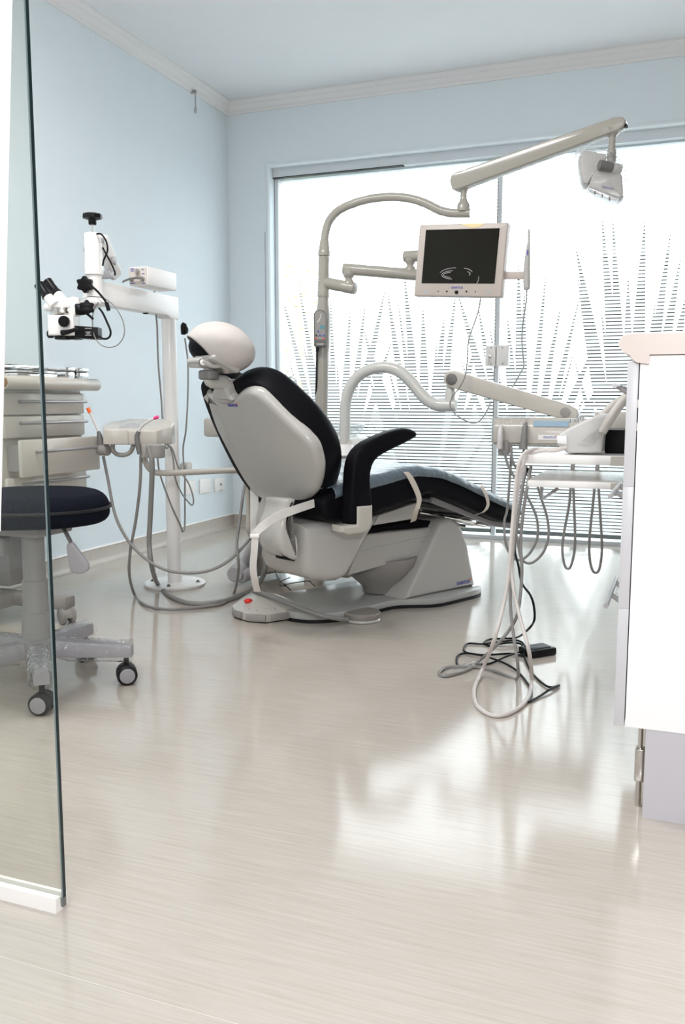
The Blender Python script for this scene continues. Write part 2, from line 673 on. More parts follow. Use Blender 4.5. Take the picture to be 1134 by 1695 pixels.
# rounded casing around the opening and the painted reveal
cs = MB()
rr = [(cos(a) * 0.016, sin(a) * 0.010) for a in [pi * q / 8 for q in range(9)]]
cs.slab([(-0.004, 0), (0.026, 0), (0.024, 0.007), (0.016, 0.011), (0.004, 0.010)], 0, WZ + 0.022, (V((WX0 + 0.004, YB, 0)), V((-1, 0, 0)), V((0, -1, 0)), V((0, 0, 1))))
cs.slab([(-0.004, 0), (0.026, 0), (0.024, 0.007), (0.016, 0.011), (0.004, 0.010)], 0, WX1 - WX0 + 0.02, (V((WX0 - 0.02, YB, WZ - 0.004)), V((0, 0, 1)), V((0, -1, 0)), V((1, 0, 0))))
struct('trim_6', cs, M['jamb'])
# upright cable cover on the wall beside the opening
struct('trim_7', MB().bx((WX0 - 0.042, YB - 0.012, 0.0), (WX0 - 0.028, YB, 1.97), 0.004), M['jamb'])

win = bpy.data.objects.new('window_1', None)
COL.objects.link(win)
win.location = (WX0, GY, 0)
win['kind'] = 'structure'
fm = MB()
ZH = 2.328
fm.bx((WX0, GY - 0.055, ZH), (WX1, GY + 0.06, WZ))                       # head rail
fm.bx((WX0 + 0.003, GY - 0.028, 0.0), (WX0 + 0.026, GY + 0.06, ZH))
fm.bx((WX1 - 0.03, GY - 0.03, 0.0), (WX1, GY + 0.06, ZH))
fm.build('window_frame', M['alu'], win)
MB().bx((WX0, GY - 0.05, 0.0), (WX1, GY + 0.06, 0.024)).build('window_sill', M['alu'], win)
MB().bx((WX0, GY - 0.057, ZH - 0.004), (WX0 + 0.9, GY - 0.02, ZH + 0.0005)).build('brush_seal', M['black'], win)
XM = -1.083
edges = [(WX0 + 0.026, XM - 0.008, GY + 0.006), (XM + 0.008, 0.55, GY + 0.006)]
for i, (x0, x1, y) in enumerate(edges):
    p = MB().bx((x0, y, 0.03), (x1, y + 0.010, ZH)).build('pane', M['glass'], win)
    fl = MB()
    z, pitch, gap = 0.058, 0.0206, 0.0064
    while z < ZH - 0.01:
        fl.bx((x0 + 0.003, y - 0.0012, z), (x1 - 0.003, y - 0.0002, z + pitch - gap))
        z += pitch
    fl.build('frosted_stripes', M['film'], p)
MB().bx((XM - 0.012, GY - 0.006, 0.024), (XM + 0.012, GY + 0.02, ZH)).build('stile', M['alu'], win)
MB().bx((XM - 0.0165, GY - 0.007, 0.024), (XM - 0.012, GY + 0.016, ZH)).build('brush_seal', M['dgrey'], win)
MB().bx((0.55, GY + 0.0, 0.024), (0.58, GY + 0.03, ZH)).build('stile', M['alu'], win)
# patch lock half on each pane
a = at(804, 572, GY - 0.03)
b = at(842, 606, GY - 0.03)
lk = MB()
for x0, x1 in ((a.x, XM - 0.002), (XM + 0.002, b.x)):
    lk.bx((x0, GY - 0.036, b.z), (x1, GY + 0.006, a.z), 0.007)
lo = lk.build('lock_case', M['white'], win)
c = at(811, 590, GY - 0.038)
MB().cyl(c, c + V((0, -0.012, 0)), 0.011, 20, 0.002).build('key_cylinder', M['steel'], lo)
kd = MB()
kd.bx((c.x - 0.003, GY - 0.054, c.z - 0.05), (c.x + 0.001, GY - 0.051, c.z))
kd.build('key', M['steel'], lo)
for sx, sy in ((813, 575), (813, 602), (832, 575), (832, 602)):
    q = at(sx, sy, GY - 0.037)
    MB().cyl(q + V((0, 0.004, 0)), q + V((0, -0.0015, 0)), 0.006, 12).build('screw', M['steel'], lo)

# ---------------------------------------------------------------- outside
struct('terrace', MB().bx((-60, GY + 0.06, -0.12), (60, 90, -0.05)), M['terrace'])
random.seed(4)


def blade(mb, base, tip, w, sag=0.12):
    """one stiff pointed leaf, folded along its midrib"""
    base, tip = V(base), V(tip)
    n = 8
    d = tip - base
    sd = d.cross(V((0, 1, 0)))
    if sd.length < 1e-5:
        sd = V((1, 0, 0))
    sd.normalize()
    if sd.x < 0:
        sd = -sd
    rows = []
    for i in range(n + 1):
        t = i / n
        p = base + d * t
        p.z -= sag * d.length * (t * t - t) * -1 * 0.5
        ww = w * (0.30 + 1.2 * t if t < 0.6 else ((1 - t) / 0.4) ** 0.75) * 0.5
        ww = max(ww, 0.0015)
        rows.append(mb.loop([p - sd * ww, p + V((0, 0.25 * ww, -0.3 * ww)), p + sd * ww, p + V((0, 0.6 * ww + 0.002, 0))]))
    for r0, r1 in zip(rows, rows[1:]):
        mb.bridge(r0, r1)
    mb.cap(rows[0][::-1])
    mb.cap(rows[-1])


AG = [  # base pixel, depth, leaf tips
    ((560, 800), 6.6, [(462, 470), (492, 452), (528, 470), (547, 480), (580, 505), (606, 492), (640, 468), (470, 610), (500, 560), (650, 560), (690, 640)], 0.085,
     'dark spiky agave outside, behind the dental chair backrest'),
    ((705, 830), 6.3, [(640, 470), (668, 440), (700, 500), (735, 520), (756, 470), (610, 600), (600, 540), (790, 560), (800, 610), (590, 690)], 0.095,
     'dark spiky agave outside, below the monitor'),
    ((865, 800), 6.9, [(756, 480), (790, 500), (858, 425), (868, 470), (905, 440), (930, 498), (962, 480), (840, 520), (760, 590), (985, 570), (1010, 610)], 0.085,
     'dark spiky agave outside, behind the spring arm of the instrument tray'),
    ((1045, 740), 6.4, [(952, 402), (996, 352), (1014, 352), (1068, 358), (1064, 395), (1112, 372), (1128, 420), (1150, 440), (1092, 480), (955, 450), (985, 540), (1170, 520), (1040, 450)], 0.10,
     'tall dark spiky agave outside, rising above the white counter'),
]
for (bx_, by_), Y, tips, w, lab in AG:
    lm = MB()
    base = at(bx_, by_, Y)
    for i, (tx, ty) in enumerate(tips):
        dy = random.uniform(-0.35, 0.35)
        tp = at(tx, ty, Y + dy)
        bp = V((base.x + (tp.x - base.x) * 0.04, Y, -0.03))
        blade(lm, bp, tp, w * random.uniform(0.6, 0.9), random.uniform(-0.25, 0.3))
        t2 = bp.lerp(tp, random.uniform(0.6, 0.9)) + V((random.uniform(-0.22, 0.22), random.uniform(-0.2, 0.2), 0))
        blade(lm, bp, t2, w * random.uniform(0.4, 0.6), random.uniform(-0.3, 0.3))
    for i in range(3):
        an = pi * (i + 0.6) / 3.2
        tp = V((base.x + cos(an) * 0.8, Y - 0.2, 0.02 + sin(an) * random.uniform(0.45, 1.0)))
        blade(lm, (base.x + cos(an) * 0.04, Y, -0.03), tp, w * 0.8)
    lm.tube([(base.x, Y, -0.052), (base.x, Y, 0.15)], [0.11, 0.06], 10)
    tag(lm.build('agave', M['leaf']), lab, 'plant', 'agaves outside the window')
sh = MB()
for i in range(420):
    q = at(random.uniform(468, 528), random.uniform(435, 640), 8.0 + random.uniform(-0.3, 0.3))
    an = random.uniform(0, 6.28)
    d = V((cos(an), random.uniform(-0.5, 0.5), sin(an) * 0.4)) * random.uniform(0.03, 0.075)
    s_ = V((-d.z, 0.1, d.x)).normalized() * 0.016
    vs = sh.loop([q - d, q + s_, q + d, q - s_ + V((0, 0.01, 0))])
    sh.cap(vs)
b0 = at(498, 760, 8.0)
sh.tube([(b0.x, 8.0, -0.052), (b0.x + 0.02, 8.0, 0.8), (b0.x, 8.0, 1.9)], [0.03, 0.02, 0.008], 7)
tag(sh.build('shrub', M['shrub']), 'yellow green leafy shrub outside the left end of the window', 'plant')

# ---------------------------------------------------------------- glass partition in the foreground
PGY, PGX = 1.138, -0.9455
gp = thing('glass_partition', (PGX - 0.4, PGY, 0), 'frameless clear glass partition with dark green edge in a floor channel', 'glass partition')
MB().bx((-2.2, PGY - 0.005, 0.012), (PGX - 0.0012, PGY + 0.005, 2.76)).build('glass_pane', M['door_glass'], gp)
MB().bx((PGX - 0.0010, PGY - 0.0022, 0.012), (PGX, PGY + 0.005, 2.76)).build('polished_edge', M['glass_edge'], gp)
MB().bx((PGX - 0.0010, PGY - 0.005, 0.012), (PGX, PGY - 0.0023, 2.76)).build('ground_arris', M['arris'], gp)
chn = MB()
chn.bx((-2.2, PGY - 0.017, 0.0), (PGX - 0.004, PGY - 0.0055, 0.026))
chn.bx((-2.2, PGY + 0.0055, 0.0), (PGX - 0.004, PGY + 0.012, 0.026))
chn.bx((-2.2, PGY - 0.0055, 0.0), (PGX - 0.004, PGY + 0.0055, 0.008))
chn.build('floor_channel', M['white'], gp)
MB().bx((PGX - 0.004, PGY - 0.004, 0.006), (PGX + 0.001, PGY + 0.004, 0.022)).build('end_cap', M['dgrey'], gp)

# hanging white strip, stand-in for an unidentified band at the far left
cl = MB()
ct, cb_ = at(18, -40, 1.02), at(-3, 880, 1.02)
rows = []
for i in range(25):
    t = i / 24
    p = V(ct).lerp(V(cb_), t)
    row = []
    for j in range(9):
        row.append((p.x - j * 0.012, 1.02 + 0.0012 * sin(j * 1.6 + t * 2), p.z))
    rows.append(cl.loop(row + [(q[0], q[1] + 0.004, q[2]) for q in row[::-1]]))
for r0, r1 in zip(rows, rows[1:]):
    cl.bridge(r0, r1)
cl.cap(rows[0][::-1])
cl.cap(rows[-1])
top = ct
cl.tube([(ct.x - 0.05, 1.025, ct.z - 0.02), (ct.x - 0.05, 1.025, ZC)], 0.004, 6)
tag(cl.build('white_strip', M['laminate']), 'narrow white strip hanging in front of the glass partition', 'white_strip')

# ---------------------------------------------------------------- base cabinet on the right
CY0, CY1 = 1.84, 2.42
cab = thing('base_cabinet', (0.3, CY0 + 0.3, 0), 'white laminate base cabinet on a grey plinth under the pinkish worktop', 'cabinet')
MB().bx((-0.079, CY0, 0.193), (0.62, CY1, 0.951)).build('carcass', M['laminate'], cab)
MB().bx((-0.038, CY0 + 0.002, 0.0), (0.60, CY0 + 0.020, 0.193)).build('plinth', M['kick'], cab)
MB().bx((-0.036, CY0 + 0.03, 0.0), (-0.018, CY1 - 0.02, 0.193)).build('plinth', M['warmcard'], cab)
ft = MB()
fp = at(1059, 1262, 1.90)
ft.bx((fp.x - 0.010, 1.885, 0.058), (fp.x + 0.012, 1.91, 0.13), 0.003)
ft.cyl((fp.x, 1.8975, 0.0), (fp.x, 1.8975, 0.06), 0.006)
ft.cyl((fp.x, 1.8975, 0.13), (fp.x, 1.8975, 0.193), 0.005)
ftb = ft.build('adjustable_foot', M['steel'], cab)
zs = [(0.193, 0.4420), (0.4423, 0.6920), (0.6923, 0.940)]
for i, (z0, z1) in enumerate(zs):
    pl = [(-0.101, z0), (-0.083, z0), (-0.083, z1), (-0.101, z1)]
    d = MB().bx((-0.102, CY0 - 0.002, z0), (-0.0812, CY1, z1), 0.0008).build('drawer_front', M['front'], cab)
    hx, hz = -0.136, (z0 + z1) / 2 + (0.085 if i == 2 else -0.02)
    hz = (0.50 - 0.09, 0.655, 0.895)[i]
    h = MB()
    h.tube([(hx, 1.99, hz), (hx, 2.33, hz)], 0.0052, 12)
    for yy in (2.12, 2.27):
        h.tube([(-0.101, yy, hz - 0.014), (-0.118, yy, hz - 0.012), (hx, yy, hz)], 0.006, 10)
    h.build('bar_handle', M['handle'], d)
for px_, py_ in ((1058, 665), (1056, 703)):
    q = at(px_, py_, CY0 + 0.012)
    MB().bx((q.x - 0.004, CY0 + 0.003, q.z - 0.012), (q.x + 0.004, CY0 + 0.02, q.z + 0.004)).build('drawer_runner', M['steel'], cab)

wt = MB()
prof = [(-0.062, 0.934), (-0.085, 0.937), (-0.094, 0.944), (-0.098, 0.951), (-0.110, 0.957), (-0.118, 0.966), (-0.121, 0.975), (-0.118, 0.984), (-0.111, 0.990), (-0.100, 0.9925), (0.66, 0.9925), (0.66, 0.952), (-0.062, 0.952)]
wt.slab(prof, 0, CY1 - CY0 + 0.04, (V((0, CY0 - 0.012, 0)), V((1, 0, 0)), V((0, 0, 1)), V((0, 1, 0))))
tag(wt.build('worktop', M['counter']), 'pale pinkish laminate worktop with rounded nose on the white cabinet', 'worktop')

# ---------------------------------------------------------------- dental chair
TH = radians(62)
AX = V((cos(TH), sin(TH), 0))
NR = V((sin(TH), -cos(TH), 0))
Z = V((0, 0, 1))
CO = V((-1.08, 3.708, 0))


def ch(s, n, z):
    return CO + AX * s + NR * n + Z * z


def cq(x, y, n):            # (s, z) of a pixel on the lengthwise plane at n
    d = ray(x, y)
    p = C_ + d * (((CO + NR * n - C_).dot(NR)) / d.dot(NR))
    return ((p - CO).dot(AX), p.z)


def cql(pts, n):
    return [cq(x, y, n) for x, y in pts]


CF = (CO, AX, Z, NR)        # slab frame: (s, z) outline, extruded along n
chair = thing('dental_chair', ch(-0.2, 0, 0), 'black reclining dental chair with grey white backrest shell on a floor plate', 'dental chair')

near = [(454, 990), (470, 1012), (500, 1019), (540, 1019), (580, 1014), (625, 1003), (660, 996), (720, 994), (760, 986), (796, 976)]
pl = []
for x, y in near:
    g = ground(x, y, 0.03) - CO
    pl.append((g.dot(AX), g.dot(NR)))
last = pl[-1]
pl += [(last[0] + 0.03, last[1] - 0.10), (0.20, -0.22), (0.0, -0.27), (-0.3, -0.28)]
PF = (CO, AX, NR, Z)
MB().slab(pl, 0.012, 0.040, PF, 0.006, 2, 4).build('floor_plate', mat('grey_plate', (0.40, 0.395, 0.38), 0.22, coat=0.2), chair)
MB().slab([(a_[0] * 1.0, a_[1]) for a_ in pl], 0.0, 0.0125, PF, 0, 2, 4).build('rubber_skirt', M['rubber'], chair)
ps = MB()
wpoly = [(-0.216, 0.040), (0.228, 0.040), (0.205, 0.130), (0.172, 0.235), (0.140, 0.300), (0.110, 0.338), (0.070, 0.358), (0.035, 0.360), (-0.006, 0.345), (-0.02, 0.325)]
ps.slab(wpoly, -0.13, 0.165, CF, 0.022, 4)
pedestal = ps.build('pedestal_cover', M['shell'], chair)
q = at(768, 963, 1)
s_, z_ = cq(768, 964, 0.1655)
maker_mark(0.022, ch(s_ - 0.005, 0.1662, z_), AX, Z, chair)

la = MB()
la.slab(cql([(596, 886), (733, 871), (735, 905), (712, 916), (578, 953)], 0.12), -0.10, 0.12, CF, 0.010, 3)
la.slab(cql([(588, 914), (722, 884), (720, 889), (586, 919)], 0.121), 0.118, 0.1225, CF)
la.build('lift_arm', M['shell'], chair)
MB().slab(cql([(590, 890), (615, 872), (680, 863), (735, 862), (740, 872), (640, 878)], 0.10), -0.09, 0.10, CF, 0.006, 2).build('lift_bellows', M['vinyl'], chair)
bl = MB()
c_ = ch(-0.20, -0.02, 0.145)
bl.lathe([(0.03, -0.105), (0.06, -0.100), (0.075, -0.07), (0.12, -0.03), (0.16, 0.02), (0.17, 0.06)], c_, Z, 28)
bl.build('motor_housing', M['grey'], chair)

bp = cql([(500, 868), (500, 935), (506, 951), (520, 960), (540, 964), (560, 962), (574, 955), (583, 940), (604, 898), (630, 852), (560, 862)], 0.22)
bd = MB().slab(bp, -0.06, 0.235, CF, 0.045, 6).build('seat_underframe', M['shell'], chair)
MB().slab(cql([(628, 853), (690, 832), (693, 850), (686, 859), (618, 870)], 0.20), -0.2, 0.20, CF, 0.006, 2).build('seat_pan', M['shell'], chair)
pv = cql([(488, 826), (482, 846), (477, 866), (481, 881), (491, 889), (491, 926), (472, 921), (462, 908), (459, 886), (461, 866), (467, 850), (470, 838), (471, 826)], 0.24)
MB().slab(pv, 0.10, 0.255, CF, 0.04, 6, 3, r1=0.022).build('pivot_cover', M['shell'], chair)
sl = cql([(459, 919), (488, 925), (486, 929), (460, 924)], 0.236)
MB().slab(sl, 0.225, 0.240, CF).build('vent_slot', M['black'], chair)

# seat and leg cushion: one upholstered body, narrowing to the feet
topn = [(536, 828), (560, 808), (600, 798), (640, 788), (676, 778), (706, 777), (740, 784), (780, 802), (815, 820), (856, 838)]
lown = [(862, 862), (840, 866), (800, 851), (770, 838), (735, 824), (715, 817), (690, 828), (650, 843), (610, 855), (575, 864), (550, 864), (538, 852)]
SN = 0.285


def taper(p):                   # seat and sheet narrow to the back and to the feet
    q = p - CO
    s_, n_ = q.dot(AX), q.dot(NR)
    f_ = 1.0
    if s_ < -0.5:
        f_ = 1 - 0.6 * min(1, (-0.5 - s_) / 0.25)
    if s_ > 0.1:
        f_ = 1 - 0.30 * min(1, (s_ - 0.1) / 0.4)
    return p + NR * ((0.1 + (n_ - 0.1) * f_) - n_) if n_ < 0.1 else p


cu = MB().slab(cql(topn + lown, SN), -0.27, SN, CF, 0.024, 5, 3)
for v in cu.bm.verts:
    v.co = taper(v.co)
cu.build('seat_cushion', M['vinyl'], chair)
MB().tube([ch(s, SN + 0.001 - 0.004, z) for s, z in cql([(640, 800), (680, 788), (712, 786), (745, 794), (790, 815), (838, 838), (858, 847)], SN)], 0.004, 6, 4).build('piping', M['rubber'], chair)
lf = MB()
p1 = cql([(715, 822), (862, 866), (862, 875), (820, 872), (712, 832)], 0.20)
lf.slab(p1, 0.19, 0.21, CF, 0.003, 2)
lf.slab(p1, -0.17, -0.15, CF, 0.003, 2)
for px_, py_ in ((722, 830), (760, 846), (800, 860), (845, 872)):
    s, z = cq(px_, py_, 0.20)
    lf.tube([ch(s, -0.16, z), ch(s, 0.20, z)], 0.008, 8)
lf.build('leg_rest_frame', M['greycast'], chair)
lb = MB()
for n0, n1, q0, q1 in ((0.10, -0.12, (690, 838), (770, 872)), (-0.12, 0.10, (690, 838), (770, 872)), (0.15, 0.05, (680, 846), (800, 866)), (0.0, 0.0, (700, 852), (830, 874))):
    s0, z0 = cq(*q0, 0.1)
    s1, z1 = cq(*q1, 0.1)
    lb.tube([ch(s0, n0, z0), ch(s1, n1, z1)], 0.007, 8)
lb.build('leg_rest_linkage', M['steel'], chair)

# near armrest with its socket, and its twin on the far side
arm_o = [(573, 868), (607, 868), (608, 830), (605, 795), (608, 772), (618, 757), (640, 744), (680, 724), (679, 713), (664, 709), (640, 714), (612, 726), (594, 737), (581, 754), (575, 780), (573, 830)]
for n0 in (0.30,):
    MB().slab(cql(arm_o, 0.33), n0, n0 + 0.062, CF, 0.0145, 4, 2).build('armrest', M['vinyl'], chair)
    so = [(580, 836), (607, 834), (607, 862), (602, 876), (592, 882), (566, 884), (556, 879), (556, 869), (580, 866)]
    MB().slab(cql(so, 0.33), n0 + 0.0, n0 + 0.068, CF, 0.014, 4).build('armrest_socket', M['cream'], chair)

# backrest
b0s, b0z = cq(480, 832, 0.02)
t0s, t0z = cq(383, 657, 0.02)
BO = CO + AX * b0s + Z * b0z + NR * 0.02
BV = (AX * (t0s - b0s) + Z * (t0z - b0z)).normalized()
BN = BV.cross(NR)           # towards the patient


def bq(x, y, d):
    r_ = ray(x, y)
    o = BO + BN * d
    p = C_ + r_ * ((o - C_).dot(BN) / r_.dot(BN)) - o
    return (p.dot(NR), p.dot(BV))


BF = (BO, NR, BV, BN)
right = [(395, 622), (410, 613), (430, 611), (450, 617), (480, 640), (520, 680), (548, 720), (560, 755), (558, 790), (545, 818), (522, 836)]
left = [(490, 846), (452, 842), (436, 830), (404, 790), (376, 740), (352, 686), (338, 645), (338, 630), (347, 624), (362, 630)]
pts = [bq(x, y, 0.075) for x, y in right] + [bq(x, y, 0.02) for x, y in left]
MB().slab(pts, 0.0, 0.125, BF, 0.012, 3, 3, r1=0.05).build('backrest_cushion', M['vinyl'], chair)
shell = [(346, 647), (352, 651), (372, 658), (390, 657), (402, 646), (412, 641), (426, 641), (442, 651), (480, 688), (520, 727), (532, 752), (536, 780), (528, 812), (506, 828), (480, 832), (450, 826), (430, 815), (408, 788), (380, 737), (360, 695)]
MB().slab([bq(x, y, -0.006) for x, y in shell], -0.032, 0.02, BF, 0.024, 5, 3).build('backrest_shell', M['shell'], chair)
u_, v_ = bq(385, 671, -0.033)
maker_mark(0.0155, BO - BN * 0.0335 + NR * u_ + BV * v_, NR, BV, chair)
# headrest
hs, hz = cq(365, 576, 0.05)
HC = ch(hs, 0.05, hz)
ha = radians(24)
HNv = (Z * cos(ha) + AX * sin(ha)).normalized()
HS = NR.cross(HNv).normalized()
if HS.dot(AX) < 0:
    HS = -HS
MB().ellip(HC - HNv * 0.010, (NR * 0.124, HS * 0.097, HNv * 0.060), pw=0.85).build('headrest_cushion', M['vinyl'], chair)
cvm = MB()
CUT = (HNv * 0.80 + NR * 0.52 + HS * 0.38).normalized()
ca_ = (NR - CUT * NR.dot(CUT)).normalized()
cb_2 = CUT.cross(ca_)


def cov_f(p):
    q = p - HC
    q = NR * (q.dot(NR) * 0.140) + HS * (q.dot(HS) * 0.112) + HNv * (q.dot(HNv) * 0.082)
    p = HC + q
    wr = 0.0022 * noise.noise(V((p.x * 7, p.y * 7, p.z * 42)))
    return p + q.normalized() * wr


cvm.ellip(HC, (ca_, cb_2, CUT), 48, 30, 0.94, vmin=radians(-34), f=cov_f)
bmesh.ops.delete(cvm.bm, geom=[f for f in cvm.bm.faces if len(f.verts) > 4], context='FACES')
cv = cvm.build('headrest_cover', M['cover'], chair)
so_ = cv.modifiers.new('thickness', 'SOLIDIFY')
so_.thickness = 0.0025
hb = MB()
fr_ = (NR, HS, HNv)
hb.box(HC - HNv * 0.064 - HS * 0.002 + NR * 0.02, (0.13, 0.12, 0.022), fr_, 0.010, 3)
hb.build('headrest_plate', M['shell'], chair)
hl = MB()
for px_, py_ in ((335, 597), (372, 604)):
    s, z = cq(px_, py_, 0.08)
    hl.tube([ch(s, 0.0, z), ch(s, 0.095, z)], 0.013, 16)
s0, z0 = cq(322, 596, 0.08)
s1, z1 = cq(372, 606, 0.08)
hl.box(ch((s0 + s1) / 2, 0.045, (z0 + z1) / 2), (0.075, 0.10, 0.03), (AX, NR, Z), 0.008)
hl.tube([ch(*[(cq(334, 598, .1))[0], .1, (cq(334, 598, .1))[1]]), ch(*[(cq(352, 606, .1))[0], .1, (cq(352, 606, .1))[1]]), ch(*[(cq(372, 604, .1))[0], .1, (cq(372, 604, .1))[1]])], 0.008, 8, 4)
hl.build('headrest_linkage', M['shell'], chair)
for px_, py_ in ((336, 600), (372, 606)):
    s, z = cq(px_, py_, 0.105)
    p = ch(s, 0.098, z)
    MB().lathe([(0.0135, 0), (0.0135, 0.004)], p, NR, 18).build('pin_ring', M['dgrey'], chair)
    MB().lathe([(0.0105, 0.001), (0.0105, 0.007), (0.009, 0.008)], p, NR, 18).build('pin', M['white'], chair)
s, z = cq(346, 620, 0.06)
kp = ch(s, 0.06, z)
MB().lathe([(0.030, -0.018), (0.036, -0.014), (0.036, 0.010), (0.032, 0.014)], kp, Z, 10).build('headrest_knob', M['dgrey'], chair)
st = MB()
s1, z1 = cq(372, 634, 0.05)
s2, z2 = cq(392, 652, 0.05)
st.tube([kp + Z * 0.03, kp - Z * 0.02, ch(s1, 0.05, z1), ch(s2, 0.05, z2)], [0.015, 0.016, 0.018, 0.019], 14, 6, flat=1.5)
st.build('headrest_stem', M['shell'], chair)
s3, z3 = cq(383, 650, 0.06)
u3, v3 = bq(381, 646, 0)
MB().slab([bq(x, y, 0.0) for x, y in [(361, 645), (364, 636), (376, 632), (386, 636), (390, 648), (396, 655), (388, 661), (374, 660), (364, 654)]], -0.036, 0.03, BF, 0.012, 3, 2).build('stem_socket', M['shell'], chair)

# protective sheet with its elastic bands
sheet = thing('protective_sheet', ch(0.0, 0, 0.6), 'crinkled pale blue protective sheet strapped over seat and leg rest of the chair', 'protective cover')
topc = catmull([(s, z, 0) for s, z in cql([(552, 810), (562, 806), (600, 796), (640, 786), (676, 776), (706, 775), (740, 782), (780, 800), (815, 818), (862, 840)], SN)], 5)
shm = MB()
rows = []
npt = len(topc)
prof_n = [0.296, 0.298, 0.292, 0.280, 0.25, 0.2, 0.1, 0.0, -0.1, -0.2, -0.25, -0.28]
drop_n = [-0.034, -0.020, -0.004, 0.006, 0.010, 0.012, 0.016, 0.018, 0.016, 0.012, 0.008, -0.02]
for i, p in enumerate(topc):
    row = []
    for n, dz in zip(prof_n, drop_n):
        q = ch(p.x, n, p.y + dz)
        wv = noise.noise(q * 17) * 0.006 + noise.noise(V((q.x * 40, q.y * 40, 0))) * 0.003
        if n > 0.275:
            wv *= 0.4
        row.append(q + Z * wv)
    rows.append(shm.loop(row))
for r0, r1 in zip(rows, rows[1:]):
    shm.bridge(r0, r1, False)
for v in shm.bm.verts:
    v.co = taper(v.co)
so2 = shm.build('sheet', M['blue_film'], sheet)
so2.modifiers.new('thickness', 'SOLIDIFY').thickness = 0.0015
crp = MB()
random.seed(9)
s, z = cq(548, 812, 0.2)
rws = []
for i in range(12):
    row = []
    for j in range(8):
        p = ch(s - 0.12 + 0.02 * i, 0.28 - 0.035 * j, z + 0.01)
        row.append(p + Z * (0.018 * noise.noise(p * 28) + 0.01 * noise.noise(p * 70) + 0.015))
    rws.append(crp.loop(row))
for r0, r1 in zip(rws, rws[1:]):
    crp.bridge(r0, r1, False)
o = crp.build('crumpled_hem', M['blue_film'], sheet)
o.modifiers.new('thickness', 'SOLIDIFY').thickness = 0.001


def strap(pts, n, w, m, nm, par, wd=AX):
    return MB().ribbon([ch(cq(x, y, nn)[0], nn, cq(x, y, nn)[1]) for x, y, nn in pts], w, wd, 0.0012).build(nm, m, par)


strap([(664, 776, 0.27), (676, 786, 0.303), (688, 808, 0.305), (694, 828, 0.303), (688, 848, 0.29), (684, 863, 0.23)], 0, 0.0125, M['strap'], 'elastic_band', sheet)
strap([(797, 804, 0.29), (804, 818, 0.306), (808, 834, 0.306), (802, 846, 0.295), (788, 852, 0.22), (760, 858, 0.05)], 0, 0.0085, M['strap'], 'elastic_band', sheet)

bs = thing('backrest_strap', ch(-0.85, 0.2, 0.3), 'white elastic strap looped round the lower backrest with a hanging end', 'strap')
strap([(520, 833, 0.25), (490, 843, 0.268), (462, 854, 0.272), (436, 870, 0.268), (424, 882, 0.24)], 0, 0.015, M['strapw'], 'band', bs, Z)
strap([(421, 792, -0.16), (421, 835, -0.16), (421, 865, -0.1), (422, 886, 0.1)], 0, 0.016, M['strapw'], 'band', bs, R_)
strap([(423, 878, 0.24), (421, 910, 0.23), (419, 940, 0.21), (422, 962, 0.18), (426, 979, 0.13)], 0, 0.012, M['strapw'], 'loose_end', bs, R_)
MB().box(ch(cq(420, 887, 0.24)[0], 0.245, cq(420, 887, 0.24)[1]), (0.032, 0.006, 0.014), (R_, FW, Z), 0.002).build('buckle', M['white'], bs)

# ---------------------------------------------------------------- water unit behind the chair
PY_ = 3.75
cus = thing('cuspidor', at(520, 900, PY_ + 0.05) * 1, 'cream rinse unit with chrome spout behind the chair backrest', 'rinse unit')
cus.location.z = 0
cm = MB()
a, b = at(405, 690, PY_), at(575, 690, PY_)
cm.bx((a.x + 0.02, PY_ - 0.02, 0.045), (b.x + 0.03, PY_ + 0.26, 0.70), 0.03)
cm.build('body', M['cream'], cus)
a, b = at(337, 692, PY_ - 0.05), at(470, 725, PY_ - 0.05)
MB().bx((a.x, PY_ - 0.06, b.z), (b.x, PY_ + 0.16, a.z), 0.014).build('side_tray', M['cream'], cus)
c = at(540, 760, PY_ + 0.12)
MB().lathe([(0.06, 0.66), (0.10, 0.69), (0.15, 0.72), (0.168, 0.755), (0.162, 0.757), (0.13, 0.73), (0.07, 0.705)], (c.x + 0.02, PY_ + 0.12, 0), Z, 32).build('bowl', M['wrap'], cus)
p0 = at(488, 640, PY_ + 0.06)
p1 = at(470, 650, PY_ + 0.06)
MB().tube([(at(474, 650, PY_ + 0.06).x, PY_ + 0.06, 0.70), at(474, 640, PY_ + 0.06), at(475, 629, PY_ + 0.06), at(482, 624, PY_ + 0.06), at(489, 628, PY_ + 0.06), at(491, 638, PY_ + 0.06)], 0.0055, 10, 6).build('spout', M['chrome'], cus)
MB().tube([at(545, 640, PY_ + 0.1) * 0 + V((c.x - 0.02, PY_ + 0.02, 0.045)), (c.x - 0.02, PY_ + 0.02, 0.0)], 0.05, 14).build('foot', M['cream'], cus)

# ---------------------------------------------------------------- lamp post, arm and lamp head
lampP = at(533, 600, PY_)
LX = lampP.x
dl = thing('dental_light', (LX, PY_, 0.70), 'tall cream lamp post with swan neck and jointed arm carrying a dental lamp', 'dental lamp')
P0_ = at(531.5, 690, PY_)
P1_ = at(537, 404, PY_)
pax = (P1_ - P0_).normalized()


def ph(y):
    return (at(534, y, PY_).z - P0_.z) / pax.z


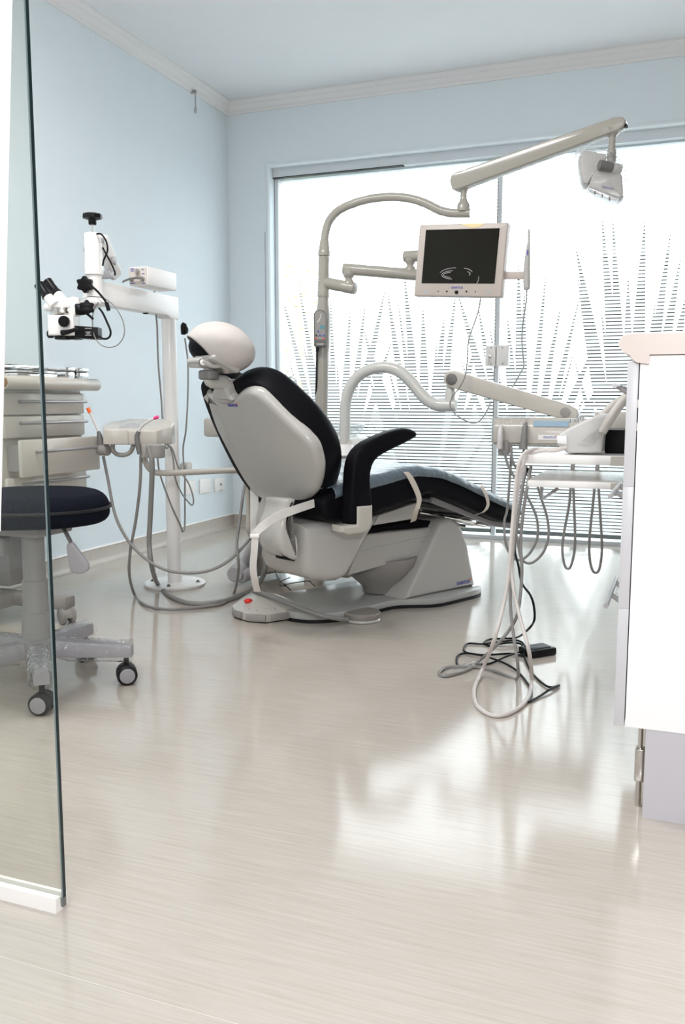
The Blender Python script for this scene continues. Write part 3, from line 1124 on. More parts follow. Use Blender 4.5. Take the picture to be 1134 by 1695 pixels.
pb_ = ph(at(0, 0, 1).z * 0 + 690) - (P0_.z - 0.70) / pax.z
MB().lathe([(0.030, pb_), (0.030, ph(590)), (0.0335, ph(567)), (0.0335, ph(524)), (0.0245, ph(498)), (0.0245, ph(425))], P0_, pax, 24).build('post', M['arm'], dl)
MB().lathe([(0.0265, ph(492)), (0.0272, ph(491)), (0.0272, ph(484)), (0.0265, ph(483.5)), (0.0262, ph(466)), (0.0245, ph(465.5))], P0_, pax, 24).build('collar', M['arm'], dl)
MB().lathe([(0.0240, ph(424)), (0.0272, ph(423.5)), (0.0272, ph(417)), (0.0250, ph(415.5)), (0.0195, ph(399)), (0.0175, ph(398))], P0_, pax, 24).build('collar', M['arm'], dl)
sw = [(537, 404), (539, 385), (545, 366), (560, 349), (585, 337), (615, 329), (650, 326), (680, 329), (705, 337), (725, 347), (742, 352), (760, 353), (779, 353)]
swp = atl(sw, PY_)
MB().tube(swp, [0.0178, 0.0178, 0.0178, 0.0178, 0.0178, 0.0178, 0.0180, 0.0182, 0.0182, 0.0182], 18, 6).build('swan_neck', M['arm'], dl)
jn = at(767, 350, PY_)
jt = MB()
mp_ = mpp(jn)
jt.lathe([(10.5 * mp_, 0), (10.5 * mp_, 10 * mp_), (7 * mp_, 16 * mp_), (5.5 * mp_, 20 * mp_), (5.5 * mp_, 30 * mp_), (8 * mp_, 36 * mp_), (12 * mp_, 42 * mp_), (12 * mp_, 48 * mp_)], (jn.x, jn.y, jn.z), Z, 20)
jt.build('joint', M['arm'], dl)
# spring arm: rises to the right
A0, A1 = at(750, 305, PY_), at(1034, 203, PY_ - 0.10)
d = (A1 - A0).normalized()
upv = (Z - d * Z.dot(d)).normalized()
sdv = d.cross(upv)
L = (A1 - A0).length
m0, m1 = mpp(A0), mpp(A1)
sa = MB()
h0, h1 = 14.0 * m0, 11.5 * m1
hp = [(0, -h0 * 0.72), (0.012, -h0), (0.10, -h0 * 0.95), (L - 0.02, -h1), (L, -h1 * 0.6), (L + 0.008, 0), (L, h1 * 0.6), (L - 0.03, h1), (0.03, h0), (0.008, h0 * 0.85), (-0.004, h0 * 0.3)]
sa.slab(hp, -0.026, 0.026, (A0, d, upv, sdv), 0.006, 3)
sab = sa.build('spring_arm', M['arm'], dl)
MB().slab([(0.02, -h0 * 0.42), (L, -h1 * 0.42), (L, -h1 * 0.36), (0.02, -h0 * 0.36)], 0.0255, 0.0268, (A0, d, upv, -sdv)).build('seam', M['grey'], sab)
MB().box(A1 + d * 0.002 - upv * h1 * 0.5, (0.012, 0.012, 0.03), (d, upv, sdv), 0.002).build('end_cap', M['black'], sab)
# drop tube and lamp head
T0 = at(1014, 213, PY_ - 0.09)
T1 = at(1013, 270, PY_ - 0.09)
dt = MB()
mm = mpp(T0)
dt.lathe([(14 * mm, 0), (13 * mm, 5 * mm), (7 * mm, 12 * mm), (5.5 * mm, 20 * mm), (5.5 * mm, 33 * mm), (7.5 * mm, 34 * mm), (7.5 * mm, 58 * mm)], T0, -Z, 20)
dt.build('drop_tube', M['arm'], dl)
LY = PY_ - 0.12
hd = MB()
Hc = at(1006, 295, LY)
mm = mpp(Hc)
# body: wedge leaning down, opening at the bottom edge
e1 = V((cos(radians(8)), sin(radians(8)), 0))
e3 = V((-e1.y, e1.x, 0))
hf = (at(1000, 300, LY), e1, Z, e3)


def hpt(x, y):
    p = at(x, y, LY) - hf[0]
    return (p.dot(e1), p.z)


hd.slab([hpt(*p) for p in [(972, 317), (978, 300), (985, 286), (997, 279), (1012, 278), (1024, 287), (1029, 296), (1031, 330), (1024, 333)]], -0.05, 0.05, hf, 0.008, 3)
head = hd.build('lamp_head', M['shell'], dl)
rb = MB().slab([hpt(*p) for p in [(957, 266), (963, 255), (972, 254), (1003, 259), (1004, 264), (998, 276), (985, 289), (972, 309), (966, 308), (962, 303), (957, 280)]], -0.035, 0.075, hf, 0.006, 3)
rb.build('rear_shield', M['cover_grey'], dl)
rf = MB()
rf.slab([hpt(*p) for p in [(973, 316), (1023, 332), (1018, 337), (1000, 332), (975, 321)]], -0.054, 0.05, hf, 0.003, 2)
rf.build('reflector', M['reflector'], head)
for px_ in (985, 997, 1009):
    p = at(px_, 319 + (px_ - 985) * 0.42, LY - 0.058)
    MB().box(p, (0.005, 0.003, 0.014), None).build('vent', M['dgrey'], head)
hg_ = MB()
p0 = at(992, 273, LY - 0.075)
p1 = at(1027, 281, LY - 0.03)
hg_.tube([p0, p0.lerp(p1, 0.62)], 0.019, 18)
hg_.build('swivel', M['dgrey'], dl)
MB().tube([p0.lerp(p1, 0.6), p1], [0.021, 0.019], 18).build('swivel_cap', M['cover_grey'], dl)
mp2 = at(1006, 311, LY - 0.053)
maker_mark(0.011, mp2, (e1 + Z * -0.25), Z, dl, False)
wr = MB().slab([hpt(*p) for p in [(954, 256), (990, 250), (1028, 270), (1036, 300), (1033, 338), (1000, 330), (966, 318), (952, 290)]], -0.065, 0.095, hf, 0.02, 4, 4)
wr.build('plastic_wrap', M['wrap'], dl)

# ---------------------------------------------------------------- monitor on its own jointed arm
mon = thing('monitor', at(764, 492, 3.88), 'cream flat screen monitor with dark screen on a jointed arm off the post', 'monitor')
ma = MB()
m_ = mpp(at(560, 470, PY_))
q0, q1 = at(545, 468, PY_), at(588, 478, PY_ - 0.02)
q0 = V((LX + 0.02, PY_, q0.z))
ma.cyl(q0, q1, 9.5 * m_, 18, 0.004)
ma.build('lower_arm', M['arm'], mon)


def double_joint(x, y0, y1, Y, w, par):
    lo_, hi_ = at(x, y1, Y), at(x, y0, Y)
    k_ = mpp(lo_) * w / 20
    H_ = hi_.z - lo_.z
    MB().lathe([(9.5 * k_, 0), (9.8 * k_, H_ * .2), (9.0 * k_, H_ * .35), (6 * k_, H_ * .46), (6 * k_, H_ * .54), (9.0 * k_, H_ * .66), (9.8 * k_, H_ * .8), (9.5 * k_, H_)], lo_, Z, 20).build('joint', M['arm'], par)


double_joint(577.5, 446, 478, PY_ - 0.01, 20, mon)
ua = MB()
u0, u1 = at(568, 445, PY_ - 0.01), at(700, 456, PY_ + 0.03)
ua.cyl(u0, u1, 9.0 * m_, 18, 0.005)
ua.build('upper_arm', M['arm'], mon)
double_joint(679, 423, 455, PY_ + 0.03, 19, mon)
ub = MB()
ub.cyl(at(669, 425, PY_ + 0.03), at(740, 421, PY_ + 0.02), 9.0 * m_, 18, 0.005)
ub.build('head_arm', M['arm'], mon)
MY = 3.68
tl, tr_, bl_, br_ = at(691.5, 372, MY), at(837, 368.5, MY - 0.045), at(688, 490, MY - 0.01), at(833, 491.5, MY - 0.055)
mo = (tl + tr_ + bl_ + br_) / 4
mx = ((tr_ - tl) + (br_ - bl_)).normalized()
myv = ((tl - bl_) + (tr_ - br_))
myv = (myv - mx * myv.dot(mx)).normalized()
mz = mx.cross(myv)      # towards the viewer
W2 = ((tr_ - tl).length + (br_ - bl_).length) / 4
H2 = ((tl - bl_).length + (tr_ - br_).length) / 4
MFm = (mo, mx, myv, mz)
M['bezel'] = mat('monitor_cream', (0.52, 0.455, 0.415), 0.35)
MB().box(mo - mz * 0.022, (W2 * 2, H2 * 2, 0.044), (mx, myv, mz), 0.006, 3).build('housing', M['bezel'], mon)
MB().box(mo - mz * 0.055, (W2 * 1.5, H2 * 1.4, 0.03), (mx, myv, mz), 0.012, 3).build('rear_housing', M['bezel'], mon)
SW, SH = 0.835, 0.745
scx = MB()
scx.box(mo + mz * 0.0008 + myv * H2 * 0.105, (W2 * 2 * SW, H2 * 2 * SH, 0.002), (mx, myv, mz))
scr = scx.build('screen', M['screen'], mon)
# wavy reflections of the wrinkled screen film, drawn as pale tubes
for i, (cx_, cy_, rx, ry, a0, a1) in enumerate(((-0.02, -0.062, 0.055, 0.018, 1.7, 4.6), (-0.025, -0.062, 0.042, 0.011, 1.8, 4.5), (-0.01, -0.060, 0.075, 0.028, 1.6, 2.9), (0.01, -0.055, 0.055, 0.022, 0.25, 1.3), (0.02, -0.058, 0.035, 0.012, -0.5, 0.9), (0.075, -0.075, 0.02, 0.03, -1.2, 0.2))):
    w_ = MB()
    k_ = W2 / 0.2
    w_.tube([mo + mz * 0.0022 + mx * ((cx_ + rx * cos(a0 + (a1 - a0) * t / 10)) * k_) + myv * ((cy_ + ry * sin(a0 + (a1 - a0) * t / 10)) * k_) for t in range(11)], 0.0009, 6)
    w_.build('film_glint', M['clear_tube'], scr)
for x_, r_ in ((-0.085, 0.0025), (-0.045, 0.0042), (0.0, 0.0095), (0.045, 0.0042), (0.085, 0.0025)):
    k_ = W2 / 0.2
    p = mo - myv * H2 * (0.885 if abs(x_) < 0.01 else 0.86) + mx * x_ * k_
    MB().cyl(p, p + mz * 0.003, r_ * k_ * 0.85, 14).build('button', M['black'], mon)
for x_ in (-0.72, 0.72):
    MB().box(mo - myv * H2 * 0.87 + mx * W2 * x_, (0.020, 0.012, 0.002), (mx, myv, mz)).build('speaker_grille', M['duct'], mon)
maker_mark(0.013, mo - myv * H2 * 0.755 + mz * 0.0008, mx, myv, mon, False)
stk = MB()
stk.slab([(-0.055, 0), (0.055, 0), (0.03, -0.013), (0.0, -0.018), (-0.03, -0.011)], 0, 0.0012, (mo + myv * (H2 - 0.001) + mx * 0.045, mx, myv, mz))
stk.build('sticker', mat('pale_yellow_film', (0.85, 0.68, 0.38), 0.4), mon)
br = MB()
g0, g1 = at(833, 456, MY - 0.02), at(874, 456, MY - 0.03)
br.box((g0 + g1) / 2, ((g1 - g0).length, 0.012, 12.5 * mpp(g0)), ((g1 - g0).normalized(), V((0, 1, 0)), Z), 0.002)
br.build('side_bracket', M['bezel'], mon)
MB().tube([at(x, y, YY) for x, y, YY in ((796, 492, 3.71), (793, 510, 3.70), (787, 530, 3.70), (776, 562, 3.70), (774, 590, 3.69), (772, 612, 3.68), (768, 628, 3.67), (758, 645, 3.67), (749, 656, 3.66), (745, 670, 3.66), (752, 684, 3.66), (766, 694, 3.66), (782, 700, 3.66), (795, 696, 3.66), (806, 680, 3.67), (813, 664, 3.68))], 0.0028, 8, 5).build('cable', M['hose'], mon)

icm = thing('intraoral_camera', at(872, 470, MY - 0.04), 'slim white intraoral camera wand upright in a clip beside the monitor', 'intraoral camera')
wd_ = [(875.5, 380), (875.5, 398), (874, 415), (872.5, 440), (872, 462), (872, 476), (872, 480)]
MB().tube([at(x, y, MY - 0.045) for x, y in wd_], [0.0045, 0.0045, 0.009, 0.013, 0.0145, 0.014, 0.009], 14, 4).build('wand', M['shell'], icm)
MB().box(at(873.5, 418, MY - 0.058), (0.004, 0.003, 0.020), None).build('button', M['ink'], icm)
MB().tube([at(x, y, YY) for x, y, YY in ((872, 479, MY - .045), (871, 500, MY - .04), (867, 525, MY - .03), (864, 560, MY), (866, 590, MY), (867, 606, MY), (860, 620, MY), (852, 635, MY - .02), (848, 641, MY - .05))], 0.0028, 8, 5).build('cable', M['hose'], icm)

# control handset clipped to the post
rc = thing('chair_control_handset', at(530, 576, PY_ - 0.04), 'grey button handset with teal display hung on the lamp post', 'remote control')
hy = PY_ - 0.052
RF = (at(530, 545, hy), R_, Z, R_.cross(Z))


def rpt(x, y):
    p = at(x, y, hy) - RF[0]
    return (p.dot(R_), p.z)


MB().slab([rpt(*p) for p in [(520, 573), (519.5, 520), (523, 515), (530, 512.5), (537, 515), (541, 520), (540, 573), (530, 575)]], -0.012, 0.018, RF, 0.004, 2).build('case', M['dgrey'], rc)
MB().slab([rpt(*p) for p in [(522, 563), (521.5, 521), (525, 517), (530, 515), (535, 517), (539, 521), (538.5, 563)]], 0.017, 0.0195, RF, 0.0006, 1).build('front_panel', mat('panel_grey', (0.27, 0.255, 0.24), 0.4), rc)
FR3 = (R_, Z, R_.cross(Z))


def rbox(x, y, w, h, m, nm, par=rc, d=0.020):
    p = rpt(x, y)
    k_ = mpp(RF[0])
    return MB().box(RF[0] + R_ * p[0] + Z * p[1] + RF[3] * d, (w * k_, h * k_, 0.002), FR3).build(nm, m, par)


rbox(533.5, 542, 7, 5.5, M['teal'], 'display')
for x_, y_, m__ in ((527, 549.5, 'ink'), (530, 556, 'ink'), (536, 556, 'ink'), (524, 556, 'black'), (524, 561, 'red'), (535.5, 561, 'red')):
    p = rpt(x_, y_)
    q = RF[0] + R_ * p[0] + Z * p[1] + RF[3] * 0.019
    MB().cyl(q, q + RF[3] * 0.003, 1.5 * mpp(q), 12).build('button', M[m__], rc)
rbox(530, 570, 12, 2.2, M['duct'], 'nameplate', rc, 0.018)
pic = MB()
p_ = [rpt(*q) for q in ((526, 534), (529, 530), (531, 525), (532, 520))]
pic.tube([RF[0] + R_ * a_ + Z * b_ + RF[3] * 0.020 for a_, b_ in p_], 0.0016, 6, 3)
pic.build('figure_print', M['white'], rc)
MB().tube([at(x, y, PY_ - 0.045) for x, y in ((525.5, 574), (525.5, 582))], 0.007, 10).build('strain_relief', M['black'], rc)
MB().tube([at(x, y, YY) for x, y, YY in ((525.5, 580, PY_ - .045), (524.5, 600, PY_ - .035), (523.5, 640, PY_ - .03), (522, 690, PY_ + 0.02), (520, 715, PY_ + 0.04))], 0.0042, 8, 5).build('cord', M['black'], rc)

# ---------------------------------------------------------------- instrument delivery arm and tray
da = thing('instrument_delivery_unit', at(572, 760, PY_), 'cream swan neck arm carrying the wrapped instrument tray with hanging hoses', 'instrument unit')
m_ = mpp(at(575, 700, PY_))
gs = MB()
ga = [(571, 745), (571, 700), (572, 670), (578, 645), (592, 624), (612, 612), (636, 608), (658, 613), (676, 627), (693, 647), (706, 661), (722, 670), (740, 671), (755, 671)]
gs.tube(atl(ga, PY_), [9.0 * m_] * 6 + [9.6 * m_] * 5 + [9.2 * m_], 20, 6)
gs.build('swan_neck', M['pale_arm'], da)
pb = at(571, 745, PY_)
MB().lathe([(7.4 * m_, 0.0), (7.4 * m_, 11 * m_), (9.4 * m_, 11.2 * m_), (9.4 * m_, 12 * m_)], (pb.x, PY_, pb.z - 11 * m_), Z, 20).build('collar', M['cream'], da)
MB().lathe([(20 * m_, 0), (14 * m_, 0.05), (9 * m_, at(571, 756, PY_).z - 0.62)], (pb.x, PY_, 0.62), Z, 20).build('foot_flare', M['white'], da)
jj = at(745, 668, PY_)
MB().lathe([(8 * m_, 0), (8 * m_, 20 * m_), (6.5 * m_, 24 * m_), (6.5 * m_, 36 * m_)], jj, Z, 18).build('joint', M['pale_arm'], da)
D0, D1 = at(751, 628, PY_ - 0.01), at(950, 686, PY_ - 0.06)
d = (D1 - D0).normalized()
upv = (Z - d * Z.dot(d)).normalized()
sdv = d.cross(upv)
L = (D1 - D0).length
k0 = mpp(D0)
sp = MB()
op = [(0.0, -14 * k0), (-12 * k0, -9 * k0), (-15.5 * k0, 0), (-12 * k0, 10 * k0), (0, 14.5 * k0), (0.06, 14 * k0), (L - 0.02, 12.5 * k0), (L + 5 * k0, 9 * k0), (L + 9 * k0, 0), (L + 7 * k0, -8 * k0), (L - 0.01, -11.5 * k0)]
sp.slab(op, -0.028, 0.028, (D0, d, upv, sdv), 0.008, 3)
sp.build('spring_arm', M['cream'], da)
# hub discs at both ends, on the side towards the viewer
fs = sdv if sdv.y < 0 else -sdv
hbm = MB().lathe([(9.5 * k0, 0.027), (9.5 * k0, 0.031), (8.5 * k0, 0.033)], D0, fs, 24)
hbm.build('hub', M['dgrey'], da)
MB().lathe([(8 * k0, 0.027), (8 * k0, 0.031), (7 * k0, 0.032)], D1 - d * 0.03, fs, 24).build('hub', M['grey'], da)
TY = 3.56
tx0, tx1 = at(818, 715, TY).x, at(946, 715, TY).x
ztop, zlip, zbot = at(850, 692, TY).z, at(850, 707, TY).z, at(850, 736, TY).z
tbm = MB()
tbm.slab([(TY - 0.02, zbot), (TY - 0.03, zbot + 0.01), (TY - 0.03, zlip - 0.002), (TY - 0.01, ztop - 0.01), (TY + 0.01, ztop), (TY + 0.24, ztop), (TY + 0.24, zbot)], tx0, at(1000, 715, TY).x, (V((0, 0, 0)), V((0, 1, 0)), Z, V((1, 0, 0))), 0.008, 3)
tbm.build('tray_body', M['cream'], da)
cbx = MB().bx((tx0 - 0.006, TY - 0.036, zbot + 0.006), (at(872, 715, TY).x, TY + 0.2, ztop + 0.004), 0.01)
cbx.build('plastic_wrap', M['wrap'], da)
pn = MB()
pn.slab([(TY - 0.028, zlip + 0.004), (TY - 0.012, ztop - 0.012), (TY - 0.013, ztop - 0.010), (TY - 0.030, zlip + 0.004)], at(884, 715, TY).x, at(942, 715, TY).x, (V((0, 0, 0)), V((0, 1, 0)), Z, V((1, 0, 0))))
pn.build('blue_panel', mat('blue_key_panel', (0.30, 0.42, 0.52), 0.4), da)
maker_mark(0.0125, at(910, 724, TY - 0.032), V((1, 0, 0)), Z, da)
sl_ = MB()
sl_.slab([(-0.045, -0.010), (0.05, -0.010), (0.05, 0.010), (-0.045, 0.010)], 0, 0.001, (at(910, 724, TY - 0.0305), V((1, 0, 0)), Z, V((0, -1, 0))))
sl_.build('name_label', M['white'], da)
for hx_, hy_ in ((831, 742), (838, 740)):
    p = at(hx_, hy_, TY - 0.02)
    MB().lathe([(0.013, -0.03), (0.016, -0.02), (0.016, 0.02), (0.012, 0.03)], p, Z, 14).build('instrument_holder', M['grey'], da)
hi = MB()
hi.tube([at(866, 742, TY - 0.045), at(868, 722, TY - 0.05), at(869, 706, TY - 0.045), at(871, 700, TY - 0.03)], [0.018, 0.012, 0.010, 0.006], 12, 4)
hi.build('handpiece', M['hose'], da)
hi = MB()
hi.tube([at(827, 742, TY - 0.045), at(828, 720, TY - 0.055), at(829, 704, TY - 0.045)], [0.012, 0.011, 0.008], 12, 4)
hi.build('handpiece', M['clear_tube'], da)
HY = 3.48
hl1 = [(834, 745, HY), (842, 772, HY), (858, 800, HY), (876, 828, HY), (889, 860, HY), (889, 892, HY), (875, 918, HY), (857, 927, HY), (843, 915, HY), (836, 890, HY), (835, 862, HY + .05), (840, 840, HY + .08), (846, 760, HY + .1), (846, 738, HY + .1)]
hl2 = [(846, 738, HY), (849, 765, HY), (862, 780, HY + .02), (885, 795, HY), (896, 825, HY), (906, 858, HY), (908, 888, HY), (899, 915, HY), (880, 932, HY), (864, 926, HY + .02), (858, 900, HY + .05), (852, 850, HY + .08), (868, 740, HY + .1)]
hl3 = [(946, 780, HY), (943, 830, HY), (934, 880, HY), (931, 910, HY), (934, 933, HY), (939, 941, HY), (945, 937, HY), (951, 912, HY), (952, 880, HY), (950, 830, HY), (949, 780, HY)]
hl4 = [(987, 780, HY), (981, 840, HY), (976, 890, HY), (976, 922, HY), (980, 942, HY), (986, 948, HY), (992, 942, HY), (996, 918, HY), (996, 890, HY), (993, 840, HY), (990, 780, HY)]
for hh in (hl1, hl2, hl3, hl4):
    pts = atl(hh, HY)
    if hh in (hl3, hl4):
        pts = [V((pts[0].x, HY + .08, zbot + 0.003))] + pts + [V((pts[-1].x, HY + .08, zbot + 0.003))]
    MB().tube(pts, 0.0052, 9, 6).build('hose', M['hose'], da)

# ---------------------------------------------------------------- suction holder on its bracket
AY = 3.02
ah = thing('suction_unit', at(225, 735, AY), 'cream suction and saliva ejector holder with grey hoses, left of the chair', 'suction unit')
AF = (at(220, 720, AY), R_, Z, R_.cross(Z))


def apt(x, y):
    p = at(x, y, AY) - AF[0]
    return (p.dot(R_), p.z)


# housing seen slightly from above: a plan outline thickened upwards
ttop, tbot = at(225, 712, AY).z, at(225, 734, AY).z
bodyp = [(168, 712), (170, 733), (184, 737), (196, 735), (215, 735), (218, 740), (262, 738), (282, 728), (278, 704), (262, 700), (200, 699)]
pl2 = []
for x, y in [(169, 716), (176, 709), (195, 702), (235, 700), (266, 703), (279, 707), (264, 720), (222, 720), (216, 718), (196, 716), (184, 719)]:
    p = ground(x, y, ttop) - AF[0]
    pl2.append((p.dot(R_), p.dot(FW)))
zt = ttop
fwd_h = V((FW.x, FW.y, 0)).normalized()
pl2 = []
k_ = mpp(AF[0])
for x, dpt in [(168, 0.02), (172, 0.10), (200, 0.15), (262, 0.15), (281, 0.11), (283, 0.02), (263, -0.045), (218, -0.045), (214, -0.03), (194, -0.03), (190, -0.035), (174, -0.03)]:
    pl2.append(((x - 220) * k_, dpt))
MB().slab(pl2, tbot - AF[0].z - 0.004, ttop - AF[0].z + 0.010, (AF[0], R_, fwd_h, Z), 0.006, 3).shear(AF[0], fwd_h, 0.22, ttop - 0.02).build('housing', M['cream'], ah)
MB().slab([((x - 220) * k_, dd) for x, dd in [(196, 0.0), (200, 0.05), (208, 0.075), (236, 0.07), (236, 0.02), (226, -0.005)]], ttop - AF[0].z + 0.0095, ttop - AF[0].z + 0.0115, (AF[0], R_, fwd_h, Z)).shear(AF[0], fwd_h, 0.22, ttop - 0.02).build('label_panel', M['duct'], ah)
kn = MB()
c = at(170, 745, AY - 0.03)
kn.lathe([(0.020, -0.02), (0.023, -0.015), (0.023, 0.025), (0.020, 0.03)], c, R_ * 0.9 - fwd_h * 0.4, 18)
kn.build('holder_knob', M['grey'], ah)
for px_, w__ in ((240, 9), (249, 9), (260, 13)):
    c = at(px_, 747, AY - 0.03)
    MB().lathe([(0.9 * w__ * k_, -0.026), (1.0 * w__ * k_, -0.02), (1.0 * w__ * k_, 0.024), (0.8 * w__ * k_, 0.03)], c, Z, 16).build('holder_clip', M['grey'], ah)
gr = MB()
gr.tube([at(x, y, AY - 0.02) for x, y in ((187, 733), (187, 745), (194, 752), (206, 753), (216, 748), (221, 737))], 0.009, 12, 5)
gr.build('grab_bar', M['grey'], ah)
ab = MB()
ab.tube([at(x, y, YY) for x, y, YY in ((236, 740, AY + .04), (240, 762, AY + .04), (249, 777, AY + .05), (266, 783, AY + .06), (330, 781, AY + .20), (385, 779, AY + .34), (398, 783, AY + .37), (408, 800, AY + .40), (412, 850, AY + .42), (413, 880, AY + .42), (430, 898, AY + .50), (470, 905, AY + 0.6))], 0.0125, 14, 6)
ab.build('bracket_arm', M['cream'], ah)
# ejector tips
e = MB()
e.tube([at(x, y, AY - 0.03) for x, y in ((167, 738), (165, 722), (163, 714))], [0.013, 0.011, 0.007], 12, 3)
e.build('tip_grip', M['dgrey'], ah)
e = MB()
e.tube([at(x, y, AY - 0.03) for x, y in ((164, 716), (158, 702), (150, 685), (147, 680))], 0.0052, 10, 4)
t_ = e.build('ejector_tip', M['clear_tube'], ah)
MB().tube([at(149, 683.5, AY - 0.03), at(145.5, 675.5, AY - 0.03)], 0.0075, 10).build('tip_cap', M['orange'], t_)
e = MB()
e.tube([at(x, y, AY - 0.06) for x, y in ((231, 752), (228, 735), (227, 722), (230, 714))], [0.008, 0.011, 0.010, 0.008], 12, 3)
e.build('tip_grip', M['dgrey'], ah)
e = MB()
e.tube([at(x, y, AY - 0.06) for x, y in ((229, 716), (233, 708), (240, 701), (250, 695), (258, 692))], 0.0052, 10, 4)
t_ = e.build('ejector_tip', M['clear_tube'], ah)
MB().tube([at(255.5, 692.5, AY - 0.06), at(262, 690, AY - 0.06)], 0.0068, 10).build('tip_cap', M['pink'], t_)
hz_ = 0.008


def gp_(x, y, z=0.009):
    return ground(x, y, z)


h1 = atl([(171, 757), (178, 790), (190, 850), (207, 887), (230, 915), (258, 936), (290, 948), (335, 946), (370, 930), (395, 908), (420, 880), (440, 865)], 0) if False else \
    [at(x, y, YY) for x, y, YY in ((171, 755, AY), (178, 790, AY), (190, 850, AY), (207, 887, AY), (230, 915, AY), (258, 936, AY), (290, 947, AY), (335, 947, AY + .03), (370, 934, AY + .06), (398, 910, AY + .1), (425, 880, AY + .15), (448, 862, AY + .25))]
MB().tube(h1, 0.0062, 10, 6).build('hose', M['hose'], ah)
h2 = [at(x, y, YY) for x, y, YY in ((233, 755, AY - .04), (232, 800, AY - .03), (225, 860, AY), (216, 910, AY + .02), (214, 950, AY + .05))] + [gp_(x, y) for x, y in ((223, 985), (240, 1001), (270, 1008), (310, 1007), (345, 1003), (370, 998), (388, 980))] + [at(x, y, YY) for x, y, YY in ((395, 940, 3.12), (392, 900, 3.10), (397, 860, 3.15), (403, 815, 3.25), (406, 795, 3.34))]
MB().tube(h2, 0.0062, 10, 6).build('hose', M['hose'], ah)
h3 = [at(x, y, YY) for x, y, YY in ((246, 740, AY - .05), (252, 770, AY - .05), (249, 850, AY), (247, 900, AY + .02), (252, 940, AY + .05))] + [gp_(x, y, .012) for x, y in ((262, 968), (285, 988), (320, 999), (360, 997), (400, 984), (425, 970))] + [at(x, y, YY) for x, y, YY in ((437, 950, 3.3), (440, 925, 3.3), (439, 900, 3.35))]
MB().tube(h3, 0.0105, 12, 6).build('thick_hose', M['hose'], ah)

# ---------------------------------------------------------------- surgical microscope on a floor column
MX, MYc = -2.204, 3.525
mic = thing('surgical_microscope', (MX, MYc, 0), 'white surgical microscope on a floor column with boom and binocular head', 'microscope')
MB().lathe([(0.140, 0), (0.143, 0.004), (0.143, 0.012), (0.138, 0.016)], (MX, MYc, 0), Z, 40).build('base_plate', M['white'], mic)
for an in (0.3, 1.9, 3.4, 5.0):
    p = V((MX + cos(an) * 0.11, MYc + sin(an) * 0.11, 0.015))
    MB().lathe([(0.011, 0), (0.011, 0.003), (0.006, 0.004), (0.006, 0.010)], p, Z, 8).build('bolt', M['dgrey'], mic)
BT = 1.334
MB().lathe([(0.0335, 0.014), (0.0335, 1.236)], (MX, MYc, 0), Z, 28).build('column', M['white'], mic)
bm_ = MB()
# boom: deeper towards its front end
F0 = 2.96
bm_.slab([(F0 - 0.01, 1.247), (F0 - 0.01, 1.336), (MYc + 0.035, 1.336), (MYc + 0.035, 1.236), (MYc - 0.035, 1.236), (MYc - 0.06, 1.247)], MX - 0.034, MX + 0.034, (V((0, 0, 0)), V((0, 1, 0)), Z, V((1, 0, 0))), 0.005, 2)
bm_.build('boom', M['white'], mic)
MB().lathe([(0.012, 0), (0.014, -0.01), (0.014, -0.022), (0.010, -0.026)], side(241, 510, MX) * 1, Z, 14).build('boom_knob', M['black'], mic)
PZ = [at(155, y, F0 - 0.01).z for y in (492, 455, 388, 386)]
pX = at(156.5, 470, F0 - 0.01).x
po = MB()
po.lathe([(0.030, PZ[0]), (0.030, PZ[1] - 0.004), (0.0365, PZ[1]), (0.0365, PZ[1] + 0.035), (0.034, PZ[1] + 0.06), (0.034, PZ[2]), (0.030, PZ[2] + 0.004)], (pX, F0 - 0.01, 0), Z, 28)
po.build('front_post', M['white'], mic)
tk = MB()
tk.cyl((pX, F0 - 0.01, PZ[2]), (pX, F0 - 0.01, at(155, 370, F0).z), 0.005, 10)
tk.build('clamp_spindle', M['steel'], mic)
tz = at(155, 373, F0).z
tk = MB()
tk.lathe([(0.014, 0), (0.016, 0.004), (0.016, 0.018), (0.037, 0.024), (0.039, 0.030), (0.037, 0.040), (0.02, 0.044)], (pX, F0 - 0.01, tz), Z, 9)
tk.build('clamp_knob', M['black'], mic)
for x, y in ((142, 393), (142, 413), (171, 398)):
    p = at(x, y, F0 - 0.01)
    MB().lathe([(0.011, -0.006), (0.011, 0.006)], p, R_, 14).build('side_bolt', M['duct'], mic)
s0, s1 = at(168, 398, F0 + .03), at(189, 452, F0 + 0.16)
d = (s1 - s0).normalized()
upv = (V((0, -1, 0)) - d * V((0, -1, 0)).dot(d)).normalized()
spa = MB().box((s0 + s1) / 2, ((s1 - s0).length + 0.03, 0.05, 0.045), (d, upv, d.cross(upv)), 0.008)
spa.build('spring_arm', M['white'], mic)
sb_ = MB()
for x, y in ((190, 432), (187, 457)):
    p = at(x, y, F0 + 0.10)
    sb_.lathe([(0.016, -0.006), (0.016, 0.006)], p, R_, 14)
sb_.box(at(176, 455, F0 + 0.1), (0.06, 0.03, 0.03), None, 0.005)
sb_.build('spring_arm_joint', M['duct'], mic)
MB().tube([at(x, y, F0 - 0.03) for x, y in ((160, 387), (168, 388), (176, 400), (178, 415), (172, 430), (170, 440))], 0.0035, 8, 5).build('cable', M['black'], mic)
MB().tube([at(x, y, F0 + 0.0) for x, y in ((170, 410), (182, 432), (190, 450), (190, 456))], 0.0035, 8, 5).build('cable', M['black'], mic)


